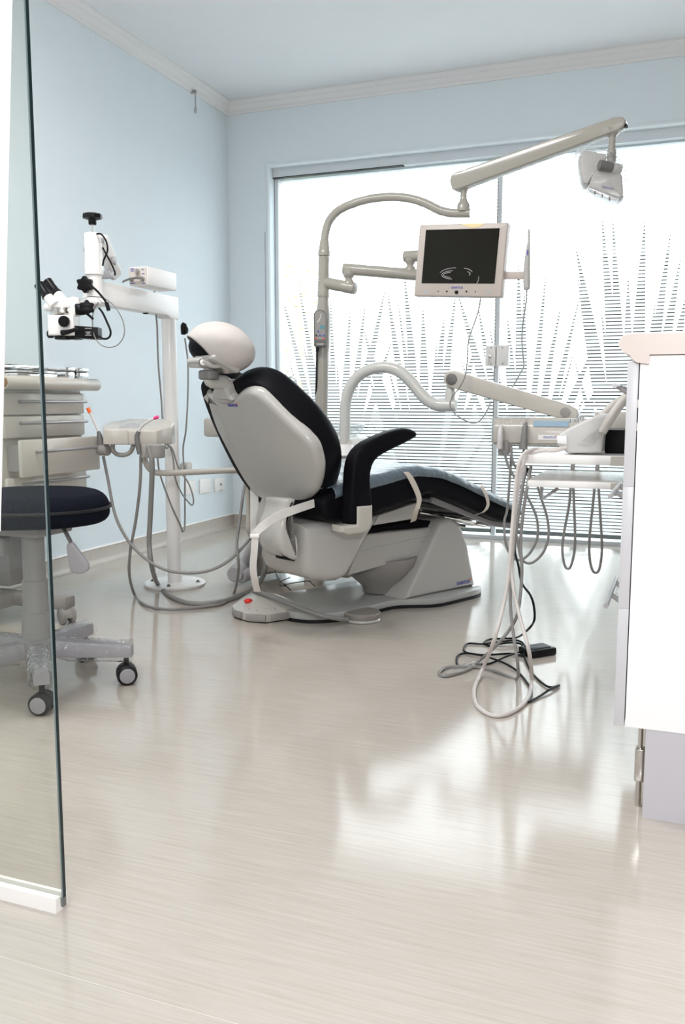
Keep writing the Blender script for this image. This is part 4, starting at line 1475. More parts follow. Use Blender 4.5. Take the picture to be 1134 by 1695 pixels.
def star(c, ax_, r, th, m, nm, par, lobes=6):
    a = V(ax_).normalized()
    x = (Z - a * Z.dot(a)).normalized()
    y = a.cross(x)
    pl_ = []
    for i in range(48):
        t = 2 * pi * i / 48
        rr_ = r * (0.88 + 0.12 * cos(lobes * t))
        pl_.append((rr_ * cos(t), rr_ * sin(t)))
    return MB().slab(pl_, -th / 2, th / 2, (V(c), x, y, a), min(0.004, th / 3), 2).build(nm, m, par)


vw = (C_ - at(141, 471, F0)).normalized()
star(at(141, 471, F0 - 0.055), vw + R_ * -0.25, 0.033, 0.03, M['black'], 'star_knob', mic)
MB().cyl(at(141, 471, F0 - 0.05), at(152, 470, F0 - 0.01), 0.008).build('knob_shaft', M['steel'], mic)
MB().tube([at(x, y, F0 - 0.06) for x, y in ((151, 473), (162, 483), (172, 495), (177, 503))], 0.0045, 8, 4).build('lever', M['black'], mic)
MB().tube([at(176.5, 501, F0 - 0.06), at(180, 514, F0 - 0.06)], 0.008, 8).build('lever_grip', M['black'], mic)
yk = MB()
HYm = F0 - 0.06
yk.slab([(at(x, y, F0 - 0.02) - at(155, 500, F0 - 0.02)).to_tuple()[0::2] for x, y in ((134, 497), (146, 493), (166, 493), (176, 501), (174, 505), (160, 508), (150, 512), (140, 506))], -0.03, 0.03, (at(155, 500, F0 - 0.02), V((1, 0, 0)), Z, V((0, 1, 0))), 0.008, 3)
yk.build('yoke', M['white'], mic)
star(at(144, 509, F0 - 0.075), vw, 0.030, 0.03, M['black'], 'star_knob', mic)
MB().lathe([(0.018, -0.02), (0.022, -0.014), (0.022, 0.014), (0.018, 0.02)], at(133, 512, F0 - 0.08), -R_ + vw * 0.3, 16).build('round_knob', M['black'], mic)
MB().tube([at(145, 520, F0 - 0.07), at(154, 528, F0 - 0.07)], 0.005, 8).build('lever', M['black'], mic)
km = mpp(at(100, 530, HYm))
MFr = (at(105, 520, HYm), R_, Z, R_.cross(Z))


def mpt(x, y):
    p = at(x, y, HYm) - MFr[0]
    return (p.dot(R_), p.z)


ca = MB()
ca.slab([mpt(*p) for p in ((112, 494), (122, 491), (131, 493), (131, 520), (124, 524), (116, 522), (110, 512))], -0.03, 0.03, MFr, 0.01, 3)
ca.build('carrier_arm', M['white'], mic)
bh = MB()
bh.slab([mpt(*p) for p in ((80, 516), (79, 508), (88, 497), (100, 494), (112, 494), (118, 500), (120, 511))], -0.035, 0.035, MFr, 0.012, 3)
bh.build('binocular_housing', M['white'], mic)
for (x0, y0), (x1, y1), (x2, y2), dd in (((92, 506), (79, 492), (64.5, 471), -0.035), ((106, 502), (95, 487), (78, 466), 0.028)):
    tb = MB()
    a0, a1, a2 = at(x0, y0, HYm + dd), at(x1, y1, HYm + dd), at(x2, y2, HYm + dd)
    tb.tube([a0, a1 + (a2 - a1) * 0.1], [0.024, 0.018], 18)
    t_ = tb.build('eyepiece_tube', M['white'], mic)
    ep = MB()
    dv = (a2 - a1)
    Lp = dv.length
    ep.lathe([(0.0195, 0), (0.0215, 0.004), (0.019, 0.010), (0.018, Lp * 0.6), (0.0205, Lp * 0.86), (0.0205, Lp), (0.012, Lp + 0.001), (0.011, Lp - 0.01)], a1, dv, 20)
    ep.build('eyepiece', M['black'], mic)
MB().lathe([(0.044, 0), (0.046, 0.004), (0.046, 0.012), (0.043, 0.014), (0.043, 0.020), (0.046, 0.022), (0.046, 0.026), (0.042, 0.028)], at(103, 522, HYm), Z, 32).build('ring_mount', M['steel'], mic)
ob_ = MB()
ob_.slab([mpt(*p) for p in ((86.5, 523), (124.5, 522), (126, 556), (88, 557))], -0.045, 0.045, MFr, 0.008, 3)
ob_.build('optics_body', M['white'], mic)
fcv = MFr[3]
c = at(113, 534, HYm) + fcv * 0.045
MB().lathe([(0.0215, 0), (0.0215, 0.014), (0.018, 0.018)], c, fcv, 20).build('magnification_knob', M['black'], mic)
MB().lathe([(0.010, 0), (0.010, 0.01)], at(86, 540, HYm), -R_, 12).build('side_stud', M['dgrey'], mic)
MB().lathe([(0.034, 0.0), (0.034, -0.012), (0.028, -0.014)], at(105, 556.5, HYm), Z, 28).build('objective', M['black'], mic)
MB().tube([at(103, 551, HYm - 0.06), at(114, 549, HYm - 0.06), at(128, 544, HYm - 0.05)], [0.012, 0.009, 0.006], 12, 3).build('light_lever', M['black'], mic)
cb = MB()
cb.slab([mpt(*p) for p in ((126, 539.5), (160, 541), (161, 561), (126, 560))], -0.02, 0.04, MFr, 0.004, 2)
cb.build('video_camera', M['black'], mic)
lettering('Alliance', 0.010, at(97, 538, HYm) + fcv * 0.0455, R_, Z, M['dgrey'], mic) if False else None
nm_ = MB()
nm_.box(at(95, 537, HYm) + fcv * 0.0452, (0.014, 0.004, 0.001), (R_, Z, fcv))
nm_.box(at(95, 542, HYm) + fcv * 0.0452, (0.018, 0.002, 0.001), (R_, Z, fcv))
nm_.build('name_print', M['duct'], mic)
nm_ = MB()
for yy, ww in ((545, 0.026), (551, 0.022), (553, 0.012), (556, 0.024)):
    nm_.box(at(151, yy, HYm) + fcv * 0.0405, (ww, 0.0028, 0.001), (R_, Z, fcv))
nm_.build('name_print', M['duct'], mic)
MB().lathe([(0.014, 0), (0.016, 0.004), (0.016, 0.018), (0.012, 0.022)], at(88, 553, HYm - 0.03), -R_, 14).build('filter_knob', M['black'], mic)
MB().tube([at(90, 556, HYm - 0.03), at(100, 558, HYm - 0.04)], 0.004, 8).build('filter_rod', M['black'], mic)
MB().slab([mpt(*p) for p in ((116, 557), (128, 555), (130, 561), (118, 562))], -0.04, 0.03, MFr, 0.003, 2).build('camera_adapter', M['black'], mic)
MB().tube([at(x, y, F0 - 0.05) for x, y in ((162, 556), (172, 561), (181, 558), (183, 548), (177, 533), (170, 518), (164, 510))], 0.0042, 8, 5).build('cable', M['black'], mic)
MB().tube([at(x, y, F0 - 0.05) for x, y in ((163, 500), (156, 512), (153, 530), (156, 555), (166, 570), (182, 575), (197, 569), (206, 552), (203, 530), (192, 510), (182, 500), (170, 492))], 0.0022, 8, 5).build('thin_cable', M['hose'], mic)
# lamp box on top of the boom
lx0 = side(216, 470, MX + 0.036)
lz = 1.338
zb_, zt_ = at(230, 474, lx0.y).z, at(230, 442, lx0.y).z
zb_ = lz
lyf = side(231, 474, MX).y
bxm = MB()
y0_, y1_ = 3.14, 3.36
xl_, xr_ = at(213.5, 460, y0_).x, at(245, 460, y0_).x
H_ = at(229, 441.5, y0_).z
bxm.bx((xl_, y0_, lz - 0.002), (xr_, y1_, H_), 0.004)
lbx = bxm.build('lamp_box', M['white'], mic)
MB().bx((xl_ + 0.004, y0_ - 0.003, lz + 0.002), (xr_ - 0.004, y0_ + 0.002, H_ - 0.004)).build('front_panel', mat('box_panel', (0.62, 0.57, 0.53), 0.4), lbx)
for x_, y_, r_, m__ in ((229, 450, 4.2, 'steel'), (237, 462, 4.2, 'steel'), (219, 463, 3.6, 'steel')):
    p = at(x_, y_, y0_ - 0.003)
    MB().lathe([(r_ * mpp(p), 0), (r_ * mpp(p), 0.012), (r_ * 0.7 * mpp(p), 0.016)], p, V((0, -1, 0)), 16).build('socket', M[m__], lbx)
pr = MB()
for x_, y_, w__ in ((219, 445, 0.018), (236, 446, 0.008), (237, 453, 0.012), (220, 469, 0.020), (238, 469, 0.014), (219, 448.5, 0.014)):
    pr.box(at(x_, y_, y0_ - 0.0036), (w__, 0.001, 0.003), None)
pr.build('print', M['ink'], lbx)
MB().tube([at(x, y, y0_ - 0.016) for x, y in ((237, 462), (228, 460), (218, 461), (208, 464), (203, 467))], 0.004, 8, 4).build('cable', M['dgrey'], mic)
# mains lead down from the lamp box and loops beside the column
MB().tube([at(x, y, YY) for x, y, YY in ((256, 478, 3.40), (256, 500, 3.40), (260, 540, 3.42), (262, 600, 3.44), (267, 660, 3.46), (270, 700, 3.46), (278, 735, 3.46), (276, 742, 3.44), (270, 738, 3.42), (262, 745, 3.4), (262, 770, 3.4), (268, 795, 3.4), (285, 840, 3.42), (298, 868, 3.44), (303, 880, 3.46), (306, 865, 3.5), (306, 800, 3.52), (307, 772, 3.6))], 0.004, 8, 6).build('mains_lead', M['hose'], mic)
MB().tube([at(x, y, YY) for x, y, YY in ((306, 560, 3.56), (311, 600, 3.56), (311, 650, 3.56), (308, 710, 3.56), (303, 745, 3.58), (306, 790, 3.58))], 0.004, 8, 6).build('mains_lead', M['hose'], mic)
MB().tube([at(x, y, YY) for x, y, YY in ((266, 742, 3.40), (278, 736, 3.4), (286, 755, 3.4), (290, 790, 3.4), (300, 815, 3.42), (317, 836, 3.45), (320, 825, 3.46), (312, 800, 3.46), (296, 775, 3.44), (286, 745, 3.43), (278, 735, 3.42))], 0.0035, 8, 6).build('mains_lead', M['hose'], mic)
bk = MB()
bk.tube([at(304, 553, 3.50), at(304, 540, 3.49), at(306, 535, 3.49)], [0.012, 0.014, 0.010], 10, 3)
bk.tube([at(308, 552, 3.49), at(309, 545, 3.49), at(306, 538, 3.49)], [0.006, 0.008, 0.006], 10, 3)
bk.build('cable_hook', M['black'], mic)
pg = MB()
g = at(309, 770, 5.0)
gy = side(309, 772, XL + 0.02)
pg.box(side(309, 772, XL + 0.028), (0.05, 0.06, 0.05), None, 0.01)
plug = pg.build('mains_plug', M['cream'])
tag(plug, 'cream mains plug in the left wall behind the microscope column', 'plug')

# ---------------------------------------------------------------- wall sockets and ceiling hook
for i, (x0, y0, x1, y1, lab, cap_) in enumerate(((307, 795, 322, 818, 'blank white wall plate partly behind the microscope column', 0), (329.5, 792, 347.5, 816, 'plain white wall plate, middle of the three by the corner', 0), (354, 791, 370, 813, 'white wall socket plate with a dark hole, nearest the corner', 1))):
    p0, p1 = side(x0, (y0 + y1) / 2, XL), side(x1, (y0 + y1) / 2, XL)
    zt_, zb_ = side((x0 + x1) / 2, y0, XL).z, side((x0 + x1) / 2, y1, XL).z
    o = thing('wall_socket', (XL, p0.y, zb_), lab, 'wall socket', 'wall plates by the corner')
    MB().bx((XL, p0.y, zb_), (XL + 0.011, p1.y, zt_), 0.004).build('plate', M['white'], o)
    cy, cz = (p0.y + p1.y) / 2, (zt_ + zb_) / 2
    if cap_:
        MB().cyl((XL + 0.009, cy + 0.01, cz), (XL + 0.013, cy + 0.01, cz), 0.007, 14).build('socket_hole', M['black'], o)
        MB().bx((XL + 0.01, cy - 0.008, cz - 0.04), (XL + 0.0125, cy + 0.03, cz - 0.036)).build('print', M['duct'], o)
    else:
        MB().bx((XL + 0.01, cy - 0.02, cz - 0.02), (XL + 0.0125, cy + 0.02, cz + 0.02), 0.001).build('insert', M['white'], o)
hk = thing('hanging_hook', side(323, 185, XL + 0.03), 'small chain with a hook hanging below the ceiling moulding', 'hook')
ck = MB()
zt_, zb_ = side(324, 152, XL + 0.03).z, side(323, 176, XL + 0.03).z
yk_ = side(323.5, 165, XL + 0.03).y
MB().cyl((XL, yk_, zt_), (XL + 0.034, yk_, zt_), 0.010, 12).build('wall_pin', M['grey'], hk)
zz = zt_
i = 0
while zz > zb_:
    ck.tube([(XL + 0.03 + (0.004 if i % 2 else 0) * cos(t * pi / 4), yk_ + (0.004 if i % 2 == 0 else 0) * cos(t * pi / 4), zz - 0.009 + 0.010 * sin(t * pi / 4)) for t in range(9)], 0.0014, 6)
    zz -= 0.014
    i += 1
ck.build('chain', M['grey'], hk)
MB().tube([(XL + 0.03, yk_, zb_), (XL + 0.03, yk_ + 0.006, zb_ - 0.014), (XL + 0.03, yk_, zb_ - 0.036), (XL + 0.03, yk_ - 0.010, zb_ - 0.030), (XL + 0.03, yk_ - 0.010, zb_ - 0.016)], 0.0045, 8, 5).build('hook', M['duct'], hk)

# ---------------------------------------------------------------- drawer trolley by the left wall
FX = -2.30
TY0, TY1 = 2.55, 3.02
dc = thing('drawer_trolley', (-2.52, 2.79, 0), 'cream drawer trolley with roll edged top on casters behind the stool', 'drawer trolley')
MB().bx((-2.74, TY0, 0.40), (FX - 0.02, TY1, 0.905)).build('carcass', M['cream'], dc)
tp = MB()
tz0, tz1 = 0.905, 0.955
tpp = []
for q in range(9):
    t = -pi / 2 + pi * q / 8
    tpp.append((-2.265 + 0.022 * cos(t), 0.930 + 0.025 * sin(t)))
tpp += [(-2.40, 0.953), (-2.74, 0.953), (-2.74, 0.907), (-2.40, 0.907)]
tp.slab(tpp, TY0 - 0.03, TY1 + 0.04, (V((0, 0, 0)), V((1, 0, 0)), Z, V((0, 1, 0))), 0.003, 2)
tp.build('roll_top', M['cream'], dc)
MB().lathe([(0.018, 0), (0.018, 0.003)], (-2.265, TY0 - 0.030, 0.930), V((0, -1, 0)), 20).build('end_cap', M['amber'], dc)
dz = [(0.895, 0.812, 0, 0.862), (0.808, 0.726, 0, 0.782), (0.722, 0.585, 0.07, 0.678), (0.580, 0.42, 0, 0.555)]
for z1, z0, out, hz in dz:
    dw = MB().bx((FX - 0.018 + out, TY0 + 0.005, z0), (FX + out, TY1 - 0.002, z1), 0.006).build('drawer', M['cream'], dc)
    if out:
        bxd = MB()
        bxd.bx((FX - 0.10, TY0 + 0.03, z0 + 0.02), (FX - 0.017 + out, TY0 + 0.045, z1 - 0.02))
        bxd.bx((FX - 0.10, TY1 - 0.045, z0 + 0.02), (FX - 0.017 + out, TY1 - 0.03, z1 - 0.02))
        bxd.build('drawer_box', M['grey'], dw)
    hd_ = MB()
    ya, yb_ = TY0 + 0.075, TY1 + 0.015
    hx_ = FX + out + 0.022
    hd_.tube([(FX + out - 0.001, ya + 0.01, hz), (hx_ - 0.006, ya + 0.004, hz), (hx_, ya + 0.02, hz), (hx_, yb_ - 0.04, hz), (hx_ - 0.004, yb_ - 0.026, hz), (FX + out - 0.001, yb_ - 0.03, hz)], 0.0062, 10)
    hd_.build('bar_handle', M['handle'], dw)
MB().bx((-2.58, 2.72, 0.13), (-2.46, 2.86, 0.40), 0.01).build('pedestal', M['greycast'], dc)
fb = MB()
cz = ground(100, 1036)
fz0, fz1 = at(95, 1012, cz.y).z, at(95, 989, cz.y).z
fb.bx((-2.80, cz.y + 0.012, fz0), (cz.x + 0.02, cz.y + 0.075, fz1), 0.012)
fb.bx((-2.80, cz.y - 0.17, fz0 - 0.01), (cz.x - 0.20, cz.y - 0.11, fz1), 0.012)
fb.bx((-2.60, cz.y - 0.12, fz0 + 0.002), (-2.44, cz.y + 0.05, fz1 - 0.002))
fb.build('base_frame', M['grey'], dc)


def caster(c, ang, r, par, m_tyre, m_hub, fork_h, w=0.022):
    """twin-wheel caster at floor point c; returns its body with wheels as children"""
    c = V(c)
    ax_ = V((cos(ang), sin(ang), 0))
    fw_ = V((-sin(ang), cos(ang), 0))
    bdm = MB()
    pl_ = []
    for i in range(13):
        t = radians(-10 + 200 * i / 12)
        pl_.append((r * 1.02 * cos(t), r + r * 1.02 * sin(t)))
    pl_ += [(-r * 0.5, r * 0.8), (r * 0.5, r * 0.8)]
    bdm.slab(pl_, -w * 0.5, w * 0.5, (c, fw_, Z, ax_), 0.002, 2)
    bdm.cyl(c + Z * (r * 1.5), c + Z * fork_h, 0.008, 12)
    o = bdm.build('caster', m_tyre, par)
    for sgn in (-1, 1):
        MB().lathe([(r * 0.8, 0.002), (r, 0.006), (r, w * 0.85), (r * 0.86, w)], c + Z * r + ax_ * sgn * w * 0.25, ax_ * sgn, 26).build('wheel', m_tyre, o)
        MB().lathe([(r * 0.74, w - 0.002), (r * 0.74, w + 0.0025), (r * 0.6, w + 0.004)], c + Z * r + ax_ * sgn * w * 0.25, ax_ * sgn, 24).build('hubcap', m_hub, o)
    return o


caster((cz.x, cz.y + 0.04, 0), radians(-120), 0.034, dc, M['grey'], M['grey'], fz0 + 0.01)
caster((-2.76, cz.y + 0.04, 0), radians(-60), 0.034, dc, M['grey'], M['grey'], fz0 + 0.01)
caster((-2.76, cz.y - 0.14, 0), radians(-60), 0.034, dc, M['grey'], M['grey'], fz0 + 0.01)
caster((cz.x - 0.25, cz.y - 0.14, 0), radians(-60), 0.034, dc, M['grey'], M['grey'], fz0 + 0.01)

# steel instrument boxes on the trolley top
Tz = 0.9535
for (y0, y1, x0, x1, h, lab) in ((2.56, 2.885, -2.62, -2.40, 0.052, 'long low polished steel instrument box at the near end of the trolley top'),
                              (2.635, 2.86, -2.385, -2.30, 0.026, 'small flat steel tray in front of the long steel box'),
                              (2.90, 2.955, -2.40, -2.29, 0.046, 'small lidded steel box between the long steel box and the far end box'),
                              (2.965, 3.035, -2.39, -2.285, 0.044, 'rounded steel box at the far end of the trolley top')):
    o = thing('instrument_box', ((x0 + x1) / 2, (y0 + y1) / 2, Tz), lab, 'steel box', 'steel boxes on the drawer trolley')
    MB().bx((x0, y0, Tz), (x1, y1, Tz + h * 0.62), 0.006).build('base', M['chrome'], o)
    MB().bx((x0 - 0.002, y0 - 0.002, Tz + h * 0.625), (x1 + 0.002, y1 + 0.002, Tz + h), 0.005).build('lid', M['chrome'], o)

# ---------------------------------------------------------------- stool
SX, SY = -1.80, 2.094
stl = thing('operator_stool', (SX, SY, 0), 'dark upholstered swivel stool on a five star base wrapped in clear film', 'stool')
zt_, zb_ = 0.645, 0.555
seat = MB()
pl_ = []
for i in range(40):
    t = 2 * pi * i / 40
    rr_ = 0.232 * (1 + 0.045 * cos(3 * t + 0.4))
    pl_.append((rr_ * cos(t), rr_ * sin(t)))
seat.slab(pl_, 0.506, 0.592, (V((SX, SY, 0)), V((1, 0, 0)), V((0, 1, 0)), Z), 0.028, 5, 0, r1=0.04)
for v in seat.bm.verts:
    if v.co.z > 0.55:
        dx, dy = v.co.x - SX, v.co.y - SY
        v.co.z += 0.05 * max(0, 1 - (dx * dx + dy * dy) / 0.05) * 0.25
st_ = seat.build('seat', M['navy'], stl)
MB().tube([(SX + 0.2345 * (1 + 0.045 * cos(3 * t_ + 0.4)) * cos(t_), SY + 0.2345 * (1 + 0.045 * cos(3 * t_ + 0.4)) * sin(t_), 0.556 - 0.004) for t_ in [2 * pi * i / 40 for i in range(41)]], 0.005, 8, 0, False).build('piping', M['rubber'], st_)
mc = MB()
mc.bx((SX - 0.06, SY - 0.08, 0.470), (SX + 0.085, SY + 0.08, 0.508), 0.006)
mc.build('seat_mechanism', M['greycast'], stl)
MB().lathe([(0.033, 0.475), (0.033, 0.330), (0.037, 0.327), (0.038, 0.232), (0.042, 0.229), (0.044, 0.14), (0.040, 0.138)], (SX, SY, 0), Z, 32).build('gas_column', M['greycast'], stl)
lv = MB()
lvp = [at(100, 868, SY - 0.02), at(108, 880, SY - 0.05), at(117, 897, SY - 0.06)]
lv.tube([(SX + 0.08, SY, 0.49)] + lvp, 0.006, 10, 4)
lvo = lv.build('lever', M['dgrey'], stl)
pd = MB()
LF = (at(130, 925, SY - 0.065), R_, Z, R_.cross(Z))


def lpt(x, y):
    p = at(x, y, SY - 0.065) - LF[0]
    return (p.dot(R_), p.z)


pd.slab([lpt(*p) for p in ((113, 902), (119, 897), (124, 899), (136, 918), (145, 933), (146, 943), (138, 949), (128, 949), (119, 943), (116, 925))], -0.008, 0.010, LF, 0.006, 3, 2)
pd.build('lever_paddle', M['mauve'], lvo)
MB().bx((at(-20, 900, 2.05).x, 2.04, at(0, 920, 2.05).z), (at(9, 905, 2.05).x, 2.08, at(5, 889, 2.05).z), 0.008).build('lever', M['greycast'], stl)
rad = 0.266
hubm = MB().lathe([(0.045, 0.085), (0.055, 0.09), (0.055, 0.145), (0.045, 0.152)], (SX, SY, 0), Z, 28)
hubm.build('hub', M['greycast'], stl)
a0 = radians(24)
for k in range(5):
    an = a0 + k * 2 * pi / 5
    d = V((cos(an), sin(an), 0))
    sd = V((-d.y, d.x, 0))
    lg = MB()
    rows = []
    for t in (0.03, 0.10, 0.18, 0.25, 0.285):
        hh = 0.026 - 0.030 * (t - 0.03)
        zc = 0.118 - 0.05 * (t - 0.03)
        w__ = 0.026 - 0.020 * (t - 0.03)
        c = V((SX, SY, zc)) + d * t
        rows.append(lg.loop([c + sd * w__ * 0.8 + Z * hh, c - sd * w__ * 0.8 + Z * hh, c - sd * w__ + Z * hh * 0.6, c - sd * w__ - Z * hh, c + sd * w__ - Z * hh, c + sd * w__ + Z * hh * 0.6]))
    for r0, r1 in zip(rows, rows[1:]):
        lg.bridge(r0, r1)
    lg.cap(rows[0][::-1])
    lg.cap(rows[-1])
    leg = lg.build('leg', M['mauve'], stl)
    wp = MB()
    rgs = []
    for t in [0.06 + 0.016 * q for q in range(15)]:
        c = V((SX, SY, 0.116 - 0.05 * t)) + d * t
        rg = []
        for q in range(16):
            b_ = 2 * pi * q / 16
            p = c + sd * 0.036 * cos(b_) + Z * 0.034 * sin(b_)
            p += (p - c).normalized() * (0.006 * noise.noise(p * 45) + 0.004 * noise.noise(p * 120))
            rg.append(p)
        rgs.append(wp.loop(rg))
    for r0, r1 in zip(rgs, rgs[1:]):
        wp.bridge(r0, r1)
    wp.build('plastic_wrap', M['wrap'], leg, 80)
    caster(V((SX, SY, 0)) + d * rad, an + (radians(-75) if k in (0,) else radians(-28)), 0.031, stl, M['rubber'], M['mauve'], 0.10, 0.022)

# ---------------------------------------------------------------- foot controls on the floor
fc = thing('foot_control', ground(435, 1020), 'cream foot control with one red button and grey ribbed pedals', 'foot control')
fpts = []
fo = ground(435, 1020)
for x, y in ((384, 1014), (388, 1021), (410, 1028), (440, 1030), (484, 1023.5), (488, 1019), (485, 1011), (472, 1004), (445, 996), (420, 993), (400, 1000)):
    p = ground(x, y, 0.005) - fo
    fpts.append((p.x, p.y))
bs_ = MB()
zc1 = 0.045
rows = []
cpx = sum(p[0] for p in fpts) / len(fpts)
cpy = sum(p[1] for p in fpts) / len(fpts)
for zz, sc_ in ((0.004, 0.985), (0.008, 1.0), (0.034, 0.99), (0.042, 0.93), (0.060, 0.62), (0.072, 0.34), (0.075, 0.1)):
    rows.append(bs_.loop([fo + V((cpx + (x - cpx) * sc_ - (0.0 if zz < 0.05 else 0.012), cpy + (y - cpy) * sc_ + (0 if zz < 0.04 else 0.02), zz)) for x, y in fpts]))
for r0, r1 in zip(rows, rows[1:]):
    bs_.bridge(r0, r1)
bs_.cap(rows[0][::-1])
bs_.cap(rows[-1])
bs_.build('case', M['cream'], fc)
MB().slab([(cpx + (x - cpx) * 0.985, cpy + (y - cpy) * 0.985) for x, y in fpts], 0, 0.0045, (fo, V((1, 0, 0)), V((0, 1, 0)), Z)).build('rubber_base', M['rubber'], fc)
rbp = ground(411, 994.5, 0.062)
MB().ellip(rbp, (V((0.018, 0, 0)), V((0, 0.018, 0)), Z * 0.010)).build('red_button', M['red'], fc)
for (xa, ya_), (xb, yb__) in (((387, 1019), (401, 1025)), ((408, 1027), (441, 1029.5)), ((449, 1029.2), (479, 1024.4))):
    p0, p1 = ground(xa, ya_, 0.006), ground(xb, yb__, 0.006)
    p0.z = p1.z = 0.022
    d = (p1 - p0).normalized()
    nrm = V((d.y, -d.x, 0))
    o = MB().box((p0 + p1) / 2 + nrm * 0.005, ((p1 - p0).length, 0.026, 0.010), (d, Z, nrm), 0.003).build('pedal', M['grey'], fc)
tx_ = MB()
for x, y in ((404, 1003), (412, 1008), (425, 1010), (440, 1008), (455, 1007)):
    tx_.box(ground(x, y, 0.050), (0.0045, 0.004, 0.001), None)
tx_.build('print', M['ink'], fc)

dp = thing('disc_pedal', ground(599, 1024), 'round grey disc foot pedal with corded grey hose beside the chair plate', 'foot pedal')
dpo = ground(599.5, 1026)
k_ = mpp(dpo)
rd = 31.5 * k_
MB().lathe([(rd - 0.004, 0), (rd, 0.003), (rd, 0.008), (rd - 0.003, 0.012)], dpo, Z, 40).build('base', M['shell'], dp)
MB().lathe([(rd - 0.004, 0.012), (rd - 0.002, 0.016), (rd - 0.002, 0.031), (rd - 0.006, 0.036), (rd * 0.6, 0.038)], dpo, Z, 40).build('pedal', mat('pedal_grey', (0.27, 0.245, 0.22), 0.55), dp)
hsp = [at(439, 905, 3.36), at(440, 935, 3.30), at(436, 955, 3.25)]
hsp = [ground(418, 981, 0.035), ground(426, 979, 0.085), ground(455, 990, 0.080), ground(490, 1004, 0.068), ground(530, 1018, 0.050), ground(560, 1024, 0.030), ground(575, 1026, 0.018)]
MB().tube(hsp, 0.0095, 12, 6).build('hose', M['hose'], dp)

# corrugated duct lying behind the chair
dm = MB()
path = catmull([ground(388, 951, 0.06), ground(402, 938, 0.075), ground(416, 918, 0.14), ground(428, 900, 0.22), ground(434, 880, 0.30)], 14)
rs = [0.033 + 0.007 * (i % 2) for i in range(len(path))]
dm.tube(path, rs, 20)
path = catmull([ground(398, 955, 0.045), ground(420, 945, 0.05), ground(440, 940, 0.05), ground(462, 936, 0.05)], 12)
dm.tube(path, [0.027 + 0.006 * (i % 2) for i in range(len(path))], 20)
tag(dm.build('flexible_duct', M['duct']), 'grey corrugated flexible duct lying on the floor behind the chair base', 'duct')
wd2 = MB()
for pp in ([(453, 935), (458, 952), (468, 966), (477, 972)], [(477, 972), (464, 968), (466, 962), (480, 956)], [(464, 970), (480, 966), (505, 962), (515, 962)], [(470, 966), (481, 977)], [(512, 962), (522, 971)]):
    wd2.tube([ground(x, y, 0.052 if i else 0.09) for i, (x, y) in enumerate(pp)], 0.0022, 6, 4)
tag(wd2.build('loose_wire', M['black']), 'thin black loose wires on the plate under the chair', 'wire')

# ---------------------------------------------------------------- instrument trolley on the right
QY0, QY1 = 2.60, 2.98
qt = thing('instrument_trolley', (-0.2, 2.75, 0), 'pale two shelf trolley beside the white cabinet', 'trolley')
xl = at(862, 760, QY0).x
zt_ = at(862, 752, QY0).z
sh1 = MB()
sh1.bx((xl, QY0, zt_ - 0.026), (0.12, QY1, zt_), 0.004)
s1_ = sh1.build('top_shelf', M['white'], qt)
MB().bx((at(1011, 760, QY0).x, QY0 - 0.002, zt_ - 0.0275), (0.12, QY0 + 0.05, zt_ - 0.001)).build('edge_strip', M['cream'], s1_)
x2 = at(873, 800, QY0).x
z2 = at(873, 795, QY0).z
sh2 = MB().bx((x2, QY0, z2 - 0.019), (0.12, QY1, z2), 0.003)
s2_ = sh2.build('lower_shelf', M['white'], qt)
MB().bx((at(1011, 800, QY0).x, QY0 - 0.002, z2 - 0.020), (0.12, QY0 + 0.05, z2 - 0.001)).build('edge_strip', M['cream'], s2_)
MB().bx((x2 + 0.005, QY0 + 0.012, z2), (0.11, QY1 - 0.01, z2 + 0.004)).build('steel_liner', M['steel'], s2_)
lgq = MB()
for x in (-0.05, 0.10):
    for y in (QY0 + 0.03, QY1 - 0.03):
        lgq = MB().tube([(x, y, 0.0), (x, y, zt_ - 0.02)], 0.011, 12)
        lgq.build('leg', M['white'], qt)
brt = MB()
p0 = at(896, 808, QY0 + 0.08)
brt.tube([p0 + Z * 0.02, at(898, 826, QY0 + 0.08), at(924, 808, QY0 + 0.1)], 0.006, 8)
brt.build('bracket', M['duct'], qt)

# ultrasonic scaler on the top shelf
US = thing('ultrasonic_scaler', at(960, 748, QY0 + 0.1), 'pale wedge shaped ultrasonic scaler with wrapped handpieces on the trolley', 'dental device')
UY = QY0 + 0.06
UF = (at(960, 720, UY), V((1, 0, 0)), Z, V((0, 1, 0)))


def upt(x, y):
    p = at(x, y, UY) - UF[0]
    return (p.x, p.z)


mw = M['shell']
zoff = zt_ - at(960, 749, UY).z
MB().slab([upt(*p) for p in ((925, 736), (924, 722), (941, 710), (966, 697), (995, 685), (1011, 685), (1004, 705), (999, 722), (997, 748), (942, 750))], -0.03, 0.12, UF, 0.009, 3).build('body', mat('device_white', (0.58, 0.565, 0.55), 0.3), US)
MB().slab([upt(*p) for p in ((924, 722), (940, 720), (941, 735), (925, 733))], -0.034, -0.02, UF, 0.003, 2).build('front_block', M['laminate'], US)
kb = MB()
kb.cyl(at(950, 700, UY + 0.03), at(950, 693, UY + 0.03), 0.012, 14)
kb.cyl(at(960, 698, UY + 0.04), at(960, 690, UY + 0.04), 0.009, 14)
kb.cyl(at(964, 696, UY + 0.0), at(964, 689, UY + 0.0), 0.007, 14)
kb.build('control_knob', M['chrome'], US)
MB().tube([at(997, 716, UY - 0.04), at(1006, 700, UY - 0.04), at(1022, 676, UY - 0.03), at(1042, 650, UY - 0.02)], [0.012, 0.013, 0.013, 0.013], 14, 4).build('handpiece', M['cream'], US)
MB().tube([at(996, 690, UY + 0.06), at(1015, 672, UY + 0.07), at(1036, 656, UY + 0.08)], [0.013, 0.014, 0.010], 14, 4).build('handpiece', M['cream'], US)
